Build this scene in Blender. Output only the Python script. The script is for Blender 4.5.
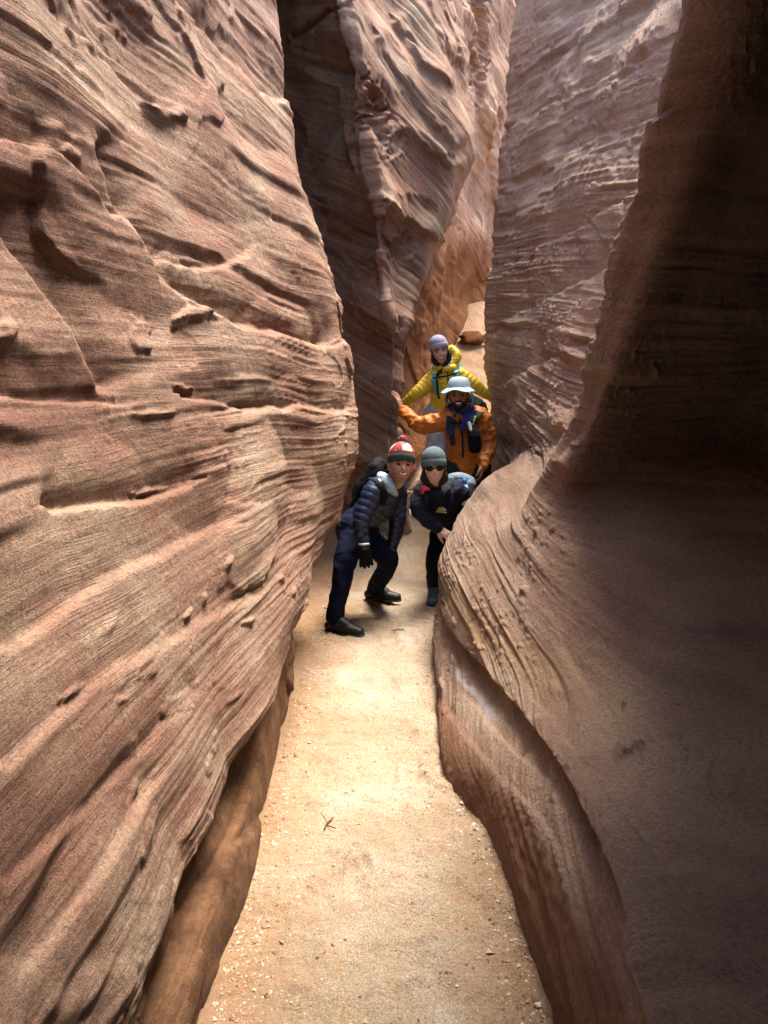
import bpy, bmesh, math, random
import numpy as np
from mathutils import Vector, Matrix

scene = bpy.context.scene
for _o in list(bpy.data.objects):
    bpy.data.objects.remove(_o)

# ------------------------------------------------------------------ camera
CAM_Z, PITCH, FPX = 1.70, math.radians(10.0), 770.0
cam_d = bpy.data.cameras.new("camera")
cam_d.sensor_fit = 'AUTO'
cam_d.sensor_width = 36.0
cam_d.lens = FPX / 1024.0 * 36.0
cam_d.clip_start = 0.05
cam_d.clip_end = 500.0
cam = bpy.data.objects.new("camera", cam_d)
scene.collection.objects.link(cam)
cam.location = (0.0, 0.0, CAM_Z)
cam.rotation_euler = (math.radians(90.0) - PITCH, 0.0, 0.0)
scene.camera = cam

# ------------------------------------------------------------------ sky, sun, exposure
SUN_EL, SUN_AZ = math.radians(74.0), math.radians(48.0)   # azimuth from +Y towards +X
world = bpy.data.worlds.new("World")
scene.world = world
world.use_nodes = True
wn = world.node_tree.nodes
wn.clear()
w_out = wn.new('ShaderNodeOutputWorld')
w_bg = wn.new('ShaderNodeBackground')
w_sky = wn.new('ShaderNodeTexSky')
w_sky.sky_type = 'NISHITA'
w_sky.sun_disc = False
w_sky.sun_elevation = SUN_EL
w_sky.sun_rotation = SUN_AZ
w_sky.air_density = 1.0
w_sky.dust_density = 2.0
w_bg.inputs['Strength'].default_value = 0.07
world.node_tree.links.new(w_sky.outputs[0], w_bg.inputs[0])
world.node_tree.links.new(w_bg.outputs[0], w_out.inputs[0])

sun_d = bpy.data.lights.new("sun", 'SUN')
sun_d.energy = 1.5
sun_d.angle = math.radians(26.0)
sun_d.color = (1.0, 0.92, 0.80)
sun = bpy.data.objects.new("sun", sun_d)
scene.collection.objects.link(sun)
_sd = Vector((math.sin(SUN_AZ) * math.cos(SUN_EL), math.cos(SUN_AZ) * math.cos(SUN_EL), math.sin(SUN_EL)))
sun.rotation_euler = _sd.to_track_quat('Z', 'Y').to_euler()
sun.location = (4, 4, 14)

vs = scene.view_settings
vs.view_transform = 'Standard'
vs.look = 'None'
vs.exposure = 3.5
vs.gamma = 1.0
vs.use_curve_mapping = False
scene.cycles.use_denoising = True
scene.cycles.max_bounces = 8
scene.cycles.diffuse_bounces = 2

# ------------------------------------------------------------------ helpers
def W(px, py, Y):
    """A point of the canyon at distance Y ahead, seen in the direction measured at (px, py)."""
    a = (px - 384.0) / FPX
    b = (512.0 - py) / FPX
    dy = math.cos(PITCH) + b * math.sin(PITCH)
    dz = -math.sin(PITCH) + b * math.cos(PITCH)
    t = Y / dy
    return (a * t, Y, CAM_Z + dz * t)

_rng = np.random.RandomState(7)
_perm = _rng.permutation(256).astype(np.int32)
_g = _rng.normal(size=(256, 3)).astype(np.float32)
_g /= np.linalg.norm(_g, axis=1)[:, None]

def pn(x, y, z, seed=0):
    """Perlin noise, about -0.7..0.7"""
    x = np.asarray(x, np.float32) + seed * 17.13
    y = np.asarray(y, np.float32) + seed * 5.71
    z = np.asarray(z, np.float32) + seed * 9.37
    x, y, z = np.broadcast_arrays(x, y, z)
    xi = np.floor(x); yi = np.floor(y); zi = np.floor(z)
    fx = x - xi; fy = y - yi; fz = z - zi
    xi = xi.astype(np.int32); yi = yi.astype(np.int32); zi = zi.astype(np.int32)
    u = fx * fx * fx * (fx * (fx * 6 - 15) + 10)
    v = fy * fy * fy * (fy * (fy * 6 - 15) + 10)
    w = fz * fz * fz * (fz * (fz * 6 - 15) + 10)
    out = np.zeros(x.shape, np.float32)
    for dx in (0, 1):
        a = _perm[(xi + dx) & 255]
        wx = u if dx else 1 - u
        for dy in (0, 1):
            b = _perm[(a + yi + dy) & 255]
            wy = v if dy else 1 - v
            for dz in (0, 1):
                c = _perm[(b + zi + dz) & 255]
                g = _g[c]
                d = g[..., 0] * (fx - dx) + g[..., 1] * (fy - dy) + g[..., 2] * (fz - dz)
                out += wx * wy * (w if dz else 1 - w) * d
    return out

def fbm(x, y, z, seed=0, octs=3, gain=0.5):
    o = 0; a = 1.0; f = 1.0
    for k in range(octs):
        o = o + a * pn(x * f, y * f, z * f, seed + k)
        a *= gain; f *= 2.03
    return o

def sstep(a, b, x):
    t = np.clip((x - a) / (b - a), 0, 1)
    return t * t * (3 - 2 * t)

def catmull(C, counts, axis):
    """resample control array C along axis; counts[i] = samples in segment i"""
    C = np.moveaxis(np.asarray(C, np.float64), axis, 0)
    n = C.shape[0]
    E = np.concatenate([[2 * C[0] - C[1]], C, [2 * C[-1] - C[-2]]], 0)
    segs = []
    for i in range(n - 1):
        m = counts[i]
        t = np.arange(m) / m
        if i == n - 2:
            t = np.append(t, 1.0)
        t = t.reshape((-1,) + (1,) * (C.ndim - 1))
        p0, p1, p2, p3 = E[i], E[i + 1], E[i + 2], E[i + 3]
        k = 0.42
        m1 = k * (p2 - p0); m2 = k * (p3 - p1)
        t2 = t * t; t3 = t2 * t
        segs.append((2 * t3 - 3 * t2 + 1) * p1 + (t3 - 2 * t2 + t) * m1 + (-2 * t3 + 3 * t2) * p2 + (t3 - t2) * m2)
    return np.moveaxis(np.concatenate(segs, 0), 0, axis)

def grid_mesh(name, P, smooth=True):
    nr, nc = P.shape[:2]
    me = bpy.data.meshes.new(name)
    idx = np.arange(nr * nc, dtype=np.int32).reshape(nr, nc)
    q = np.stack([idx[:-1, :-1], idx[:-1, 1:], idx[1:, 1:], idx[1:, :-1]], -1).reshape(-1, 4)
    me.vertices.add(nr * nc)
    me.vertices.foreach_set('co', P.astype(np.float32).ravel())
    me.loops.add(q.size)
    me.loops.foreach_set('vertex_index', q.ravel())
    me.polygons.add(len(q))
    me.polygons.foreach_set('loop_start', np.arange(0, q.size, 4, dtype=np.int32))
    me.polygons.foreach_set('loop_total', np.full(len(q), 4, np.int32))
    me.update()
    me.validate()
    if smooth:
        me.polygons.foreach_set('use_smooth', np.ones(len(q), bool))
    return me

def link(name, me, mat=None, parent=None):
    o = bpy.data.objects.new(name, me)
    scene.collection.objects.link(o)
    if mat is not None:
        me.materials.clear() if len(me.materials) else None
        me.materials.append(mat)
    if parent is not None:
        o.parent = parent
        o.matrix_parent_inverse = parent.matrix_basis.inverted()
    return o

def tag(o, label, cat, group=None, kind=None):
    if label: o['label'] = label
    if cat: o['category'] = cat
    if group: o['group'] = group
    if kind: o['kind'] = kind
    return o

def normals(P, flip):
    du = np.gradient(P, axis=1); dv = np.gradient(P, axis=0)
    n = np.cross(du, dv)
    n /= (np.linalg.norm(n, axis=-1, keepdims=True) + 1e-9)
    return -n if flip else n

# ------------------------------------------------------------------ materials
def mat_new(name):
    m = bpy.data.materials.new(name)
    m.use_nodes = True
    nt = m.node_tree
    nt.nodes.clear()
    out = nt.nodes.new('ShaderNodeOutputMaterial')
    bs = nt.nodes.new('ShaderNodeBsdfPrincipled')
    nt.links.new(bs.outputs[0], out.inputs[0])
    return m, nt, bs

def N(nt, typ, **kw):
    n = nt.nodes.new(typ)
    for k, v in kw.items():
        if k.startswith('in_'):
            key = k[3:]
            n.inputs[int(key) if key.isdigit() else key.replace('_', ' ')].default_value = v
        else:
            setattr(n, k, v)
    return n

def math_n(nt, op, a, b=None, c=None):
    n = nt.nodes.new('ShaderNodeMath')
    n.operation = op
    for i, v in enumerate((a, b, c)):
        if v is None: continue
        if isinstance(v, (int, float)): n.inputs[i].default_value = v
        else: nt.links.new(v, n.inputs[i])
    return n.outputs[0]

def ramp(nt, fac, stops, interp='LINEAR'):
    r = nt.nodes.new('ShaderNodeValToRGB')
    r.color_ramp.interpolation = interp
    el = r.color_ramp.elements
    while len(el) > 1: el.remove(el[0])
    el[0].position = stops[0][0]; el[0].color = (*stops[0][1], 1)
    for p, c in stops[1:]:
        e = el.new(p); e.color = (*c, 1)
    nt.links.new(fac, r.inputs[0])
    return r.outputs[0]

def mixc(nt, fac, a, b, blend='MIX'):
    n = nt.nodes.new('ShaderNodeMix')
    n.data_type = 'RGBA'; n.blend_type = blend
    for sock, v in ((n.inputs['Factor'], fac), (n.inputs[6], a), (n.inputs[7], b)):
        if isinstance(v, (int, float)): sock.default_value = v
        elif isinstance(v, tuple): sock.default_value = (*v, 1)
        else: nt.links.new(v, sock)
    return n.outputs[2]

def noise(nt, vec, scale, detail=4, rough=0.55, dist=0.0):
    n = nt.nodes.new('ShaderNodeTexNoise')
    n.inputs['Scale'].default_value = scale
    n.inputs['Detail'].default_value = detail
    n.inputs['Roughness'].default_value = rough
    n.inputs['Distortion'].default_value = dist
    if vec is not None: nt.links.new(vec, n.inputs['Vector'])
    return n.outputs[0]

def rock_material(name, dip=(0.0, 0.0), tones=None, grey=0.0, bump=1.0, pit=0.3, extra=None):
    """layered sandstone; dip = how much the layers fall per metre of x and y"""
    m, nt, bs = mat_new(name)
    tc = nt.nodes.new('ShaderNodeTexCoord')
    pos = tc.outputs['Object']
    sp = nt.nodes.new('ShaderNodeSeparateXYZ'); nt.links.new(pos, sp.inputs[0])
    warp = noise(nt, pos, 0.8, 3, 0.5)
    s = math_n(nt, 'MULTIPLY_ADD', warp, 0.12, sp.outputs[2])
    s = math_n(nt, 'MULTIPLY_ADD', sp.outputs[0], dip[0], s)
    s = math_n(nt, 'MULTIPLY_ADD', sp.outputs[1], dip[1], s)
    def layer(f, lat, det=2):
        cx = nt.nodes.new('ShaderNodeCombineXYZ')
        nt.links.new(math_n(nt, 'MULTIPLY', sp.outputs[0], lat), cx.inputs[0])
        nt.links.new(math_n(nt, 'MULTIPLY', sp.outputs[1], lat), cx.inputs[1])
        nt.links.new(math_n(nt, 'MULTIPLY', s, f), cx.inputs[2])
        return noise(nt, cx.outputs[0], 1.0, det, 0.6)
    l1 = layer(3.0, 0.25, 3); l2 = layer(22.0, 0.7, 3); l3 = layer(90.0, 2.0, 2)
    t = tones or [(0.34, (0.133, 0.060, 0.039)), (0.44, (0.222, 0.112, 0.076)), (0.54, (0.295, 0.166, 0.115)), (0.66, (0.42, 0.29, 0.207))]
    mixv = math_n(nt, 'MULTIPLY_ADD', l2, 0.45, math_n(nt, 'MULTIPLY_ADD', l1, 0.45, math_n(nt, 'MULTIPLY', l3, 0.10)))
    col = ramp(nt, mixv, t)
    big = noise(nt, pos, 1.7, 5, 0.6)
    col = mixc(nt, ramp(nt, big, [(0.42, (0, 0, 0)), (0.70, (0.55, 0.55, 0.55))]), col, (0.44, 0.35, 0.25))
    stain = noise(nt, pos, 5.0, 6, 0.7)
    col = mixc(nt, ramp(nt, stain, [(0.54, (0, 0, 0)), (0.72, (0.5, 0.5, 0.5))]), col, (0.17, 0.08, 0.052))
    if grey:
        col = mixc(nt, grey, col, (0.30, 0.235, 0.185))
    grain = noise(nt, pos, 260.0, 2, 0.7)
    col = mixc(nt, 0.55, col, ramp(nt, grain, [(0.3, (0.55, 0.55, 0.55)), (0.7, (1.25, 1.22, 1.18))]), 'MULTIPLY')
    grain2 = noise(nt, pos, 85.0, 3, 0.75)
    col = mixc(nt, 0.6, col, ramp(nt, grain2, [(0.32, (0.5, 0.48, 0.47)), (0.5, (1, 1, 1)), (0.68, (1.4, 1.4, 1.38))]), 'MULTIPLY')
    if extra: col = extra(nt, pos, sp, col)
    nt.links.new(col, bs.inputs['Base Color'])
    bs.inputs['Roughness'].default_value = 0.88
    bs.inputs['Specular IOR Level'].default_value = 0.25
    # bump: laminae + coarse grit + sand grain
    h1 = math_n(nt, 'MULTIPLY', l3, 0.5)
    h2 = math_n(nt, 'MULTIPLY_ADD', layer(190.0, 6.0, 2), 0.35, h1)
    h3 = math_n(nt, 'MULTIPLY_ADD', noise(nt, pos, 45.0, 6, 0.65), 0.9, h2)
    msk = ramp(nt, noise(nt, pos, 1.9, 4, .6), [(.38, (.25, .25, .25)), (.6, (1, 1, 1))])
    h2 = math_n(nt, 'MULTIPLY', h2, msk)
    h3 = math_n(nt, 'MULTIPLY_ADD', noise(nt, pos, 45.0, 7, 0.75), 1.0, h2)
    b1 = N(nt, 'ShaderNodeBump'); b1.inputs['Strength'].default_value = 0.75 * bump
    b1.inputs['Distance'].default_value = 0.018
    nt.links.new(h3, b1.inputs['Height'])
    b2 = N(nt, 'ShaderNodeBump'); b2.inputs['Strength'].default_value = 0.8 * bump
    b2.inputs['Distance'].default_value = 0.003
    nt.links.new(grain, b2.inputs['Height'])
    nt.links.new(b1.outputs[0], b2.inputs['Normal'])
    nt.links.new(b2.outputs[0], bs.inputs['Normal'])
    return m

def foot_bed_shade(nt, pos, sp, col):
    # orange-brown bed at the foot, darkened in colour for the undercut's shade
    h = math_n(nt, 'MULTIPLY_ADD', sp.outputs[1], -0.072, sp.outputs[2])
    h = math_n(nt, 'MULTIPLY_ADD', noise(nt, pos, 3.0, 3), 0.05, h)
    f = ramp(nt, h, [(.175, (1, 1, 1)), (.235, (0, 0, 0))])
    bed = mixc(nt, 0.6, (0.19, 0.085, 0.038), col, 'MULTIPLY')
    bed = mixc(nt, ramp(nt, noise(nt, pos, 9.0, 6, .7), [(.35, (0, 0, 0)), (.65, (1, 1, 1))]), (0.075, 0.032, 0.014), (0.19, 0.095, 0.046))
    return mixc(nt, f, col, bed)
def toe_bed(nt, pos, sp, col):
    # orange-brown bed low on the right, a pale mineral streak and a tan crumbly seam above it
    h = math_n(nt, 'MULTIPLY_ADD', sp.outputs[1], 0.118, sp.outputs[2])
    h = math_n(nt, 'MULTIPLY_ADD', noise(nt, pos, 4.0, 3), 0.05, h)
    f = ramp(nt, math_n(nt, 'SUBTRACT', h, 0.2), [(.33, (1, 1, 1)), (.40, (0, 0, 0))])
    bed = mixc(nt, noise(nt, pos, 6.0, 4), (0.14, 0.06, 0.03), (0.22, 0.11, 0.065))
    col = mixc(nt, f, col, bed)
    # ochre crumbly seam along the bottom of the belly
    hs = math_n(nt, 'MULTIPLY_ADD', noise(nt, pos, 5.0, 4), 0.12, math_n(nt, 'MULTIPLY_ADD', sp.outputs[1], 0.06, sp.outputs[2]))
    seam = ramp(nt, hs, [(.69, (0, 0, 0)), (.73, (1, 1, 1)), (.80, (1, 1, 1)), (.90, (0, 0, 0))])
    ylim = ramp(nt, math_n(nt, 'MULTIPLY', sp.outputs[1], .1), [(.22, (0, 0, 0)), (.30, (1, 1, 1)), (.50, (1, 1, 1)), (.53, (0, 0, 0))])
    sm = math_n(nt, 'MULTIPLY', math_n(nt, 'MULTIPLY', seam, ylim), ramp(nt, noise(nt, pos, 14.0, 5, .7), [(.35, (0, 0, 0)), (.55, (.5, .5, .5))]))
    col = mixc(nt, sm, col, (0.33, 0.21, 0.095))
    # pale mineral streak on the toe
    st = math_n(nt, 'MULTIPLY_ADD', noise(nt, pos, 9.0, 3), 0.035, math_n(nt, 'MULTIPLY_ADD', sp.outputs[1], 0.085, sp.outputs[2]))
    st = ramp(nt, st, [(.530, (0, 0, 0)), (.537, (1, 1, 1)), (.552, (1, 1, 1)), (.562, (0, 0, 0))])
    yl2 = ramp(nt, math_n(nt, 'MULTIPLY', sp.outputs[1], .1), [(.305, (0, 0, 0)), (.315, (1, 1, 1)), (.37, (1, 1, 1)), (.385, (0, 0, 0))])
    xl2 = ramp(nt, math_n(nt, 'MULTIPLY', sp.outputs[0], .5), [(.25, (1, 1, 1)), (.26, (0, 0, 0))])
    col = mixc(nt, math_n(nt, 'MULTIPLY', math_n(nt, 'MULTIPLY', st, yl2), xl2), col, (0.37, 0.34, 0.34))
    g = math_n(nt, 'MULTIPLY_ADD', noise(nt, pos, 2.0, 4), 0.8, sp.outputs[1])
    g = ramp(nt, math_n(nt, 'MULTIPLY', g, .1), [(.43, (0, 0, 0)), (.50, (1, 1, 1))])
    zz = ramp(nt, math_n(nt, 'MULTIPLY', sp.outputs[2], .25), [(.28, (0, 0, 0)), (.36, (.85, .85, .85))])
    pale = mixc(nt, 1.0, col, (1.9, 1.93, 1.9), 'MULTIPLY')  # upper far wall lightened in colour, standing in for more skylight
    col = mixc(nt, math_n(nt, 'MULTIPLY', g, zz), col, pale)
    return col
M_A = rock_material('sandstone_pink', extra=foot_bed_shade, bump=1.25)
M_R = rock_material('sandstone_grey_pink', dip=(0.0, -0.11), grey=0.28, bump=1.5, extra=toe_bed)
M_C = rock_material('sandstone_fluted', dip=(0.6, 0.0), bump=1.3)
def glow_shade(nt, pos, sp, col):
    # underside's shade and orange glow painted low down; paler sunlit tone above
    f = ramp(nt, math_n(nt, 'MULTIPLY_ADD', noise(nt, pos, 1.5, 4), .12, math_n(nt, 'MULTIPLY', sp.outputs[2], .2)), [(.70, (1, 1, 1)), (.84, (0, 0, 0))])
    rust = mixc(nt, noise(nt, pos, 3.0, 5), (0.085, 0.025, 0.004), (0.19, 0.068, 0.012))
    return mixc(nt, f, col, rust)
M_D = rock_material('sandstone_orange', dip=(0.4, 0.0), extra=glow_shade)

# ------------------------------------------------------------------ rock relief
def relief(P, n, dip=(0, 0), big=1.0, led=1.0, lam=1.0, pits=1.0, seed=0, diag=0.0, flake=1.0, pock=0.0):
    x, y, z = P[..., 0], P[..., 1], P[..., 2]
    s = z + dip[0] * x + dip[1] * y + 0.14 * pn(x * .5, y * .5, z * .4, seed + 3) + 0.022 * pn(x * 1.7, y * 1.7, z * 1.2, seed + 4)
    d = 0
    # scoops and flutes
    d = d + big * 0.085 * pn(x * .8, y * .8 + diag * z * .7, z * 1.2, seed + 11)
    w = y + diag * z + .25 * pn(x, y, z, seed + 15)
    r = pn(x * 1.3, w * 1.25, (z - .5 * diag * y) * 1.5, seed + 12)
    d = d + big * 0.060 * (0.35 - np.abs(r) * 2.0)
    r2 = pn(x * 2.6, (y + .5 * diag * z) * 1.7, s * 5.5, seed + 13)
    m2 = sstep(-.15, .35, pn(x * .9, y * .9, z * .9, seed + 14))
    d = d + big * 0.012 * m2 * (0.3 - np.abs(r2) * 2.0)
    # broken ledges: saw-tooth steps that come and go along the bed
    for f, a, sd in ((2.3, .050, 21), (5.1, .026, 22), (11.0, .013, 23), (24.0, .007, 24)):
        ph = s * f + 0.30 * pn(x * .8, y * .8, z * .6, seed + sd) + .10 * pn(x * 5, y * 5, z * 5, seed + sd + 5)
        fr = ph - np.floor(ph)
        saw = np.where(fr < .84, fr / .84, (1 - fr) / .16)
        m = sstep(.08, .42, pn(x * 1.1, y * 1.1, s * f * .45, seed + sd + 9))
        d = d + led * a * m * (saw - .5)
    # flakes: plates that have broken off along uneven outlines
    for f, th, a, sd in ((1.5, .16, .030, 51), (2.6, .2, .020, 52), (5.0, .2, .011, 53)):
        q = pn(x * f, (y + .4 * diag * z) * f, s * f * 1.5, seed + sd) + .10 * fbm(x * f * 5, y * f * 5, z * f * 6, seed + sd + 3, 2)
        mm = sstep(.05, .30, pn(x * .7, y * .7, z * .7, seed + sd + 6))
        d = d - flake * a * mm * sstep(th, th + .045, q) + flake * a * .6 * mm * sstep(th + .02, th + .07, -q)
    # laminae
    lam = lam * (.35 + .9 * sstep(-.25, .3, pn(x * .9, y * .9, s * 2.2, seed + 61)))
    for f, a, l in ((9, .005, 0.3), (21, .0050, .5), (47, .0048, .8), (95, .0036, 1.4), (170, .0020, 2.2)):
        q = pn(x * l, y * l, s * f, seed + 31)
        d = d + lam * a * (1.0 * q + .9 * (.25 - 2 * np.abs(q)))
    # pits and chips along the bedding
    p = pn(x * 7, y * 7, s * 22, seed + 41)
    mk = sstep(.05, .35, pn(x * 1.2, y * 1.2, z * 1.2, seed + 42))
    d = d - pits * 0.012 * mk * sstep(.22, .50, p)
    p = pn(x * 24, y * 24, s * 40, seed + 43)
    d = d - pits * 0.005 * mk * sstep(.22, .45, p)
    if pock:
        mk = sstep(-.15, .25, pn(x * 2.2, y * 1.6, z * 2.2, seed + 71))
        d = d - pock * mk * sstep(.16, .40, pn(x * 34, y * 24, z * 34, seed + 72)) - pock * 1.6 * mk * sstep(.30, .46, pn(x * 15, y * 11, z * 17, seed + 73))
    d = d + .0035 * fbm(x * 14, y * 14, z * 14, seed + 44, 3)
    return d

def rock(name, ctrl, ccnt, rcnt, mat, flip, amp=None, dents=(), ledges=(), pits_px=(), **kw):
    C = np.array(ctrl, float)
    P = catmull(catmull(C, ccnt, 1), rcnt, 0)
    n = normals(P, flip)
    d = relief(P, n, **kw)
    if amp is not None:
        d = d * amp(P)
    for (c, rad, dep, st) in dents:      # single hollows: centre, radius, depth, stretch of (x,y,z)
        q = (P - np.array(c)) / (rad * np.array(st))
        rr = np.sqrt((q ** 2).sum(-1)) * (1 + .5 * pn(P[..., 0] * 14, P[..., 1] * 14, P[..., 2] * 14, 77))
        d = d - dep * (1 - sstep(.45, 1.0, rr)) + dep * .25 * np.exp(-((rr - 1.15) / .22) ** 2)
    if ledges or pits_px:
        # where each point of the surface was measured, to set the single ledges and hollows on it
        vy, vz = P[..., 1], P[..., 2] - CAM_Z
        dep_ = np.maximum(vy * math.cos(PITCH) - vz * math.sin(PITCH), .3)
        ux = 384 + FPX * P[..., 0] / dep_; uy = 512 - FPX * (vy * math.sin(PITCH) + vz * math.cos(PITCH)) / dep_
        ux = ux + 7 * pn(P[..., 0] * 3, P[..., 1] * 3, P[..., 2] * 3, 90) + 3 * pn(P[..., 0] * 11, P[..., 1] * 11, P[..., 2] * 11, 91)
        uy = uy + 7 * pn(P[..., 0] * 3, P[..., 1] * 3, P[..., 2] * 3, 92) + 3 * pn(P[..., 0] * 11, P[..., 1] * 11, P[..., 2] * 11, 93)
        ok = vy > .4
        for (pts, amp_, wa, wb) in ledges:
            best = np.full(ux.shape, 1e9); sgn = np.zeros(ux.shape)
            pts = np.array(pts, float)
            L = len(pts) - 1
            for i in range(L):
                ab = pts[i + 1] - pts[i]
                t = ((ux - pts[i][0]) * ab[0] + (uy - pts[i][1]) * ab[1]) / (ab @ ab)
                tc_ = np.clip(t, 0, 1)
                qx = ux - pts[i][0] - tc_ * ab[0]; qy = uy - pts[i][1] - tc_ * ab[1]
                dd = np.hypot(qx, qy)
                k = dd < best
                best = np.where(k, dd, best); sgn = np.where(k, np.sign(ab[0] * qy - ab[1] * qx), sgn)
                if i == 0: over = np.where(k, np.clip(-t, 0, None) * np.hypot(*ab), 0)
                else: over = np.where(k, 0, over)
                if i == L - 1: over = np.where(k, np.clip(t - 1, 0, None) * np.hypot(*ab), over)
            prof = np.where(sgn < 0, np.exp(-(best / wa) ** 1.3), 1 - sstep(0, wb, best))
            d = d + ok * amp_ * prof * np.exp(-(over / 14.0) ** 2)
        for (cx, cy, ra, rb, ang, dpt) in pits_px:
            ca, sa = math.cos(math.radians(ang)), math.sin(math.radians(ang))
            qx = ((ux - cx) * ca + (uy - cy) * sa) / ra; qy = (-(ux - cx) * sa + (uy - cy) * ca) / rb
            qx = qx / 1.25; qy = qy / 1.25
            rr = np.hypot(qx, qy) * (1 + .7 * pn(P[..., 0] * 16, P[..., 1] * 16, P[..., 2] * 22, 95))
            # steep roof above, gentle sill below
            d = d - ok * dpt * .5 * (1 - sstep(np.where(qy < 0, .45, 0), 1.0, rr))
    P = P + n * d[..., None]
    me = grid_mesh(name, P)
    if flip: me.flip_normals()
    return link(name, me, mat)
# ------------------------------------------------------------------ LEFT WALL (leans away above, undercut at the foot)
A_st = [
 (-4.0, [(.9,-.2),(.9,.15),(.8,.3),(.7,.42),(.6,.8),(.5,1.4),(.4,2),(.3,3),(.2,4),(0,5.5),(-.6,7)]),  # unseen end, bent across behind the camera to block light
 (-2.6, [(-.2,-.2),(-.2,.15),(-.3,.3),(-.3,.42),(-.4,.8),(-.5,1.4),(-.6,2),(-.8,3),(-1.,4),(-1.3,5.5),(-1.7,7)]),
 (-1.0, [(-.55,-.2),(-.55,.15),(-.6,.3),(-.6,.42),(-.68,.8),(-.78,1.4),(-.9,2),(-1.1,3),(-1.3,4),(-1.55,5.5),(-1.9,7)]),
 (0.6, [(-.54,-.2),(-.53,.12),(-.58,.22),(-.57,.32),(-.68,.8),(-.82,1.4),(-.94,2),(-1.13,3),(-1.3,4),(-1.55,5.5),(-1.9,7)]),
 (1.5, [(-.5,-.2),(-.49,.12),(-.565,.21),(-.54,.29),(-.66,.8),(-.80,1.4),(-.92,2),(-1.12,3),(-1.3,4),(-1.55,5.5),(-1.9,7)]),
 (2.2, [(-.46,-.2),(-.47,.14),(-.57,.27),(-.515,.38),(-.62,.8),(-.74,1.4),(-.85,2),(-1.03,3),(-1.2,4),(-1.45,5.5),(-1.8,7)]),
 (3.1, [(-.48,-.2),(-.49,.15),(-.57,.32),(-.44,.44),(-.49,.85),(-.55,1.4),(-.67,2),(-.89,3),(-1.06,4),(-1.3,5.5),(-1.6,7)]),
 (4.1, [(-.56,-.2),(-.55,.2),(-.59,.38),(-.42,.57),(-.36,.9),(-.34,1.4),(-.42,2),(-.68,3),(-.83,4),(-1.08,5.5),(-1.4,7)]),
 (4.7, [(-.66,-.2),(-.62,.2),(-.59,.42),(-.36,.65),(-.26,.95),(-.2,1.4),(-.27,2),(-.54,3),(-.68,4),(-.9,5.5),(-1.2,7)]),
 (5.0, [(-.7,-.2),(-.66,.2),(-.61,.43),(-.37,.66),(-.25,.95),(-.17,1.4),(-.235,1.95),(-.515,2.97),(-.64,3.95),(-.85,5.5),(-1.1,7)]),
 (5.1, [(-.76,-.2),(-.72,.2),(-.68,.43),(-.45,.66),(-.33,.95),(-.25,1.4),(-.31,1.95),(-.58,2.97),(-.71,3.95),(-.92,5.5),(-1.2,7)]),
 (5.3, [(-.95,-.2),(-.95,.2),(-.95,.43),(-.8,.66),(-.75,.95),(-.7,1.4),(-.75,1.95),(-.9,2.97),(-1.05,3.95),(-1.25,5.5),(-1.5,7)]),
 (5.5, [(-1.6,-.2)]+[(-1.6,z) for z in (.2,.43,.66,.95,1.4,1.95,2.97,3.95,5.5,7)]),
 (5.7, [(-3.,-.2)]+[(-3.,z) for z in (.2,.43,.66,.95,1.4,1.95,2.97,3.95,5.5,7)]),
]
A = [[(st[1][r][0], st[0], st[1][r][1]) for st in A_st] for r in range(11)]
for _r in (9, 10):
    A[_r] = [(p[0], p[1], 4.75 if _r == 9 else 5.3) for p in A[_r]]
A.append([(p[0] - 3.0, p[1], 5.5) for p in A[-1]])
def amp_A(P):
    hb_ = sstep(.24, .36, P[..., 2] - 0.06 * P[..., 1])
    return (1 - .1 * (1 - hb_)) * (1 - .42 * hb_ * (1 - sstep(1.0, 1.8, P[..., 2])) * (1 - sstep(2.2, 3.6, P[..., 1])))
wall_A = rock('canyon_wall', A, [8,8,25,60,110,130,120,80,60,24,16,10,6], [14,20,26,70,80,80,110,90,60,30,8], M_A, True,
              amp=amp_A, seed=1, diag=0.5, big=.85, flake=.95, led=.8, lam=.8,
              ledges=[([(8,205),(45,262),(88,322),(118,380)], .055, 26, 16), ([(100,150),(135,222),(165,275),(208,304),(265,326),(330,338)], .05, 20, 10),
                      ([(0,134),(45,146),(78,172),(112,212)], .045, 30, 8), ([(60,20),(112,52),(160,100)], .03, 24, 6),
                      ([(185,395),(240,402),(345,408)], .03, 16, 6), ([(60,505),(130,500),(192,482)], .04, 22, 8), ([(0,388),(60,396),(130,402)], .03, 18, 6),
                      ([(200,22),(238,62),(262,92),(292,98)], .03, 22, 6), ([(168,258),(208,268),(250,250)], .025, 18, 6), ([(270,325),(345,344)], .02, 14, 5),
                      ([(20,640),(110,575),(230,520)], .018, 26, 10), ([(0,760),(120,660),(250,590)], .016, 30, 12), ([(0,880),(90,800),(190,690)], .014, 34, 12), ([(30,960),(90,880),(150,780)], .012, 26, 10),
                      ([(165,985),(205,890),(262,760)], .028, 14, 5), ([(190,900),(225,850),(262,820)], .018, 10, 4), ([(150,1010),(180,930)], .02, 10, 4)],
              pits_px=[(165,112,18,9,25,.06), (96,44,16,6,20,.035), (192,316,18,7,-12,.05), (186,388,14,4,5,.03), (150,415,26,3,0,.02), (66,158,12,6,30,.03), (165,488,24,4,-8,.03),
                       (198,262,12,4,20,.02), (187,614,8,3,-50,.025), (225,564,3,7,20,.025), (247,622,7,3,-25,.025), (75,692,20,3,-28,.02), (137,790,3,10,15,.02), (205,600,3,6,10,.02),
                       (120,700,7,3,-30,.015), (235,700,8,3,-45,.015), (12,330,10,14,10,.03)])
tag(wall_A, 'tall pink layered sandstone wall on the left leaning away above the sand path, scored with ledges', 'rock wall')

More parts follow.
